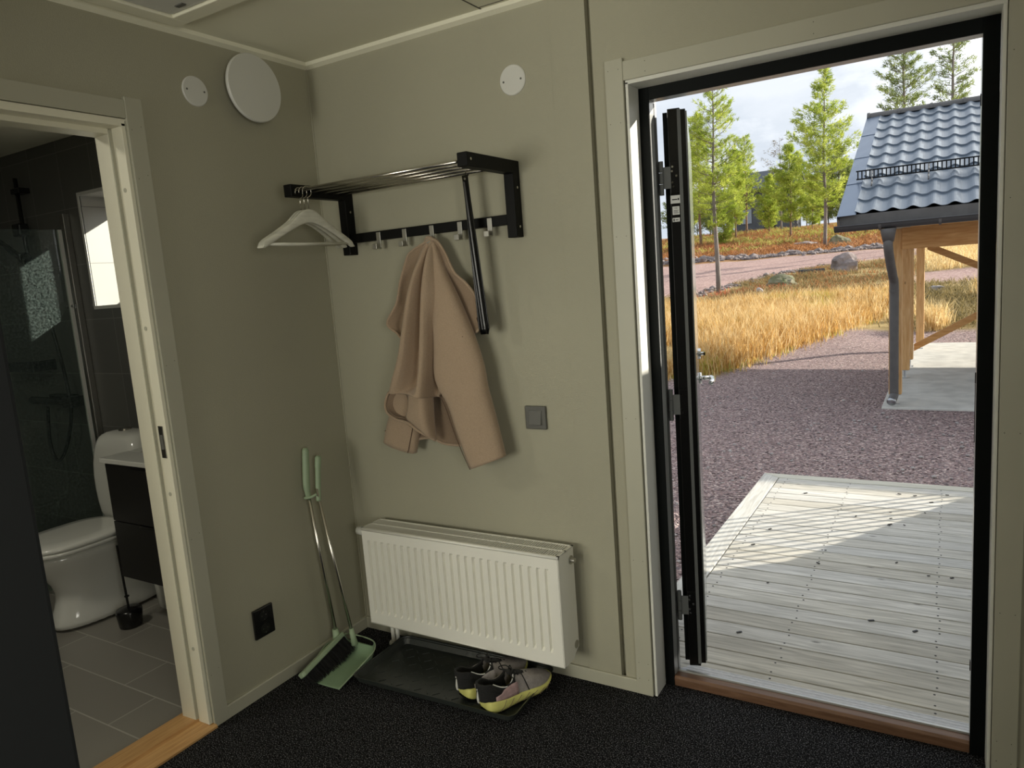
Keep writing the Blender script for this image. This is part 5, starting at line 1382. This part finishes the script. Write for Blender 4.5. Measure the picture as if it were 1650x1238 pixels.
# ------------------------------------------------------------------ sun, sky, window light, added fill lights
def sun():
    l = bpy.data.lights.new('sun', 'SUN'); l.energy = SUN; l.angle = R(.6); l.color = (1, .93, .80)
    o = bpy.data.objects.new('sun', l); COL.objects.link(o)
    el = R(19.8); az = R(51.5); d = Vector((math.sin(az) * math.cos(el), math.cos(az) * math.cos(el), math.sin(el)))
    o.rotation_euler = d.to_track_quat('Z', 'Y').to_euler(); o.location = (10, 14, 12)
    return d
SUN = 8.5; WIN = 150.0; SIDE_FILL = 27.0; SKY = 1.25
sd_ = sun()
wl = bpy.data.worlds.new('world'); sc.world = wl; wl.use_nodes = True; nt = wl.node_tree
bg = nt.nodes['Background']; bg.inputs[1].default_value = SKY
tc = N(nt, 'ShaderNodeTexCoord')
sep = N(nt, 'ShaderNodeSeparateXYZ'); L(nt, tc.outputs['Generated'], sep.inputs[0])
gr = N(nt, 'ShaderNodeValToRGB'); e = gr.color_ramp.elements
e[0].position = .0; e[0].color = (.50, .60, .74, 1); e[1].position = .6; e[1].color = (.30, .42, .60, 1)
L(nt, sep.outputs[2], gr.inputs[0])
mp = N(nt, 'ShaderNodeMapping'); mp.inputs['Scale'].default_value = (1, 1, 2.2); mp.inputs['Location'].default_value = (.3, .1, .2); L(nt, tc.outputs['Generated'], mp.inputs['Vector'])
nz = N(nt, 'ShaderNodeTexNoise', Scale=3.2, Detail=7.0, Roughness=.55); L(nt, mp.outputs[0], nz.inputs['Vector'])
dt = N(nt, 'ShaderNodeVectorMath', operation='DOT_PRODUCT'); L(nt, tc.outputs['Generated'], dt.inputs[0]); dt.inputs[1].default_value = tuple(sd_)
# cloud amount: noise + closeness to the sun
ma = N(nt, 'ShaderNodeMath', operation='MULTIPLY_ADD'); L(nt, dt.outputs['Value'], ma.inputs[0]); ma.inputs[1].default_value = .95; L(nt, nz.outputs['Fac'], ma.inputs[2])
cr_ = N(nt, 'ShaderNodeValToRGB'); cr_.color_ramp.elements[0].position = .55; cr_.color_ramp.elements[1].position = .8
mr = N(nt, 'ShaderNodeMapRange'); mr.inputs['From Min'].default_value = 1.0; mr.inputs['From Max'].default_value = 1.25; L(nt, ma.outputs[0], mr.inputs['Value'])
nz2 = N(nt, 'ShaderNodeTexNoise', Scale=5.0, Detail=6.0); L(nt, mp.outputs[0], nz2.inputs['Vector'])
cc_ = N(nt, 'ShaderNodeValToRGB'); cc_.color_ramp.elements[0].position = .35; cc_.color_ramp.elements[0].color = (.54, .58, .62, 1); cc_.color_ramp.elements[1].position = .62; cc_.color_ramp.elements[1].color = (.94, .94, .93, 1)
L(nt, nz2.outputs['Fac'], cc_.inputs[0])
mx1 = N(nt, 'ShaderNodeMix', data_type='RGBA'); mx1.inputs[0].default_value = .6; L(nt, gr.outputs[0], mx1.inputs[6]); L(nt, cc_.outputs[0], mx1.inputs[7])
mx2 = N(nt, 'ShaderNodeMix', data_type='RGBA'); L(nt, mr.outputs[0], mx2.inputs[0]); L(nt, mx1.outputs[2], mx2.inputs[6]); mx2.inputs[7].default_value = (1.35, 1.35, 1.32, 1)
L(nt, mx2.outputs[2], bg.inputs[0])

al = bpy.data.lights.new('window_daylight', 'AREA'); al.shape = 'RECTANGLE'; al.size = X1 - X0 - .14; al.size_y = Z1 - Z0 - .14; al.energy = WIN; al.color = (1, .965, .82)
ao = bpy.data.objects.new('window_daylight', al); COL.objects.link(ao); ao.location = ((X0 + X1) / 2, -6.52, (Z0 + Z1) / 2); ao.rotation_euler = (R(90), 0, 0)
ao.rotation_euler = (Vector((0, -1, -.60))).to_track_quat('Z', 'Y').to_euler()

a2 = bpy.data.lights.new('side_fill_light', 'AREA'); a2.shape = 'RECTANGLE'; a2.size = 1.28; a2.size_y = 1.18; a2.energy = SIDE_FILL; a2.color = (1, .96, .82)  # fill added from the side to lift the left wall and bathroom
o2 = bpy.data.objects.new('side_fill_light', a2); COL.objects.link(o2); o2.location = (3.52, -2.8, 1.45); o2.rotation_euler = Vector((1, 0, 0)).to_track_quat('Z', 'Y').to_euler()

a3 = bpy.data.lights.new('bathroom_fill_light', 'AREA'); a3.shape = 'DISK'; a3.size = .30; a3.energy = 10.0; a3.color = (1, .95, .80)  # unseen light added to brighten the bathroom
o3 = bpy.data.objects.new('bathroom_fill_light', a3); COL.objects.link(o3); o3.location = (-.75, -1.75, 2.37)

sc.view_settings.view_transform = 'Standard'; sc.view_settings.look = 'None'; sc.view_settings.gamma = 1; sc.view_settings.use_curve_mapping = False
sc.view_settings.exposure = 0.0
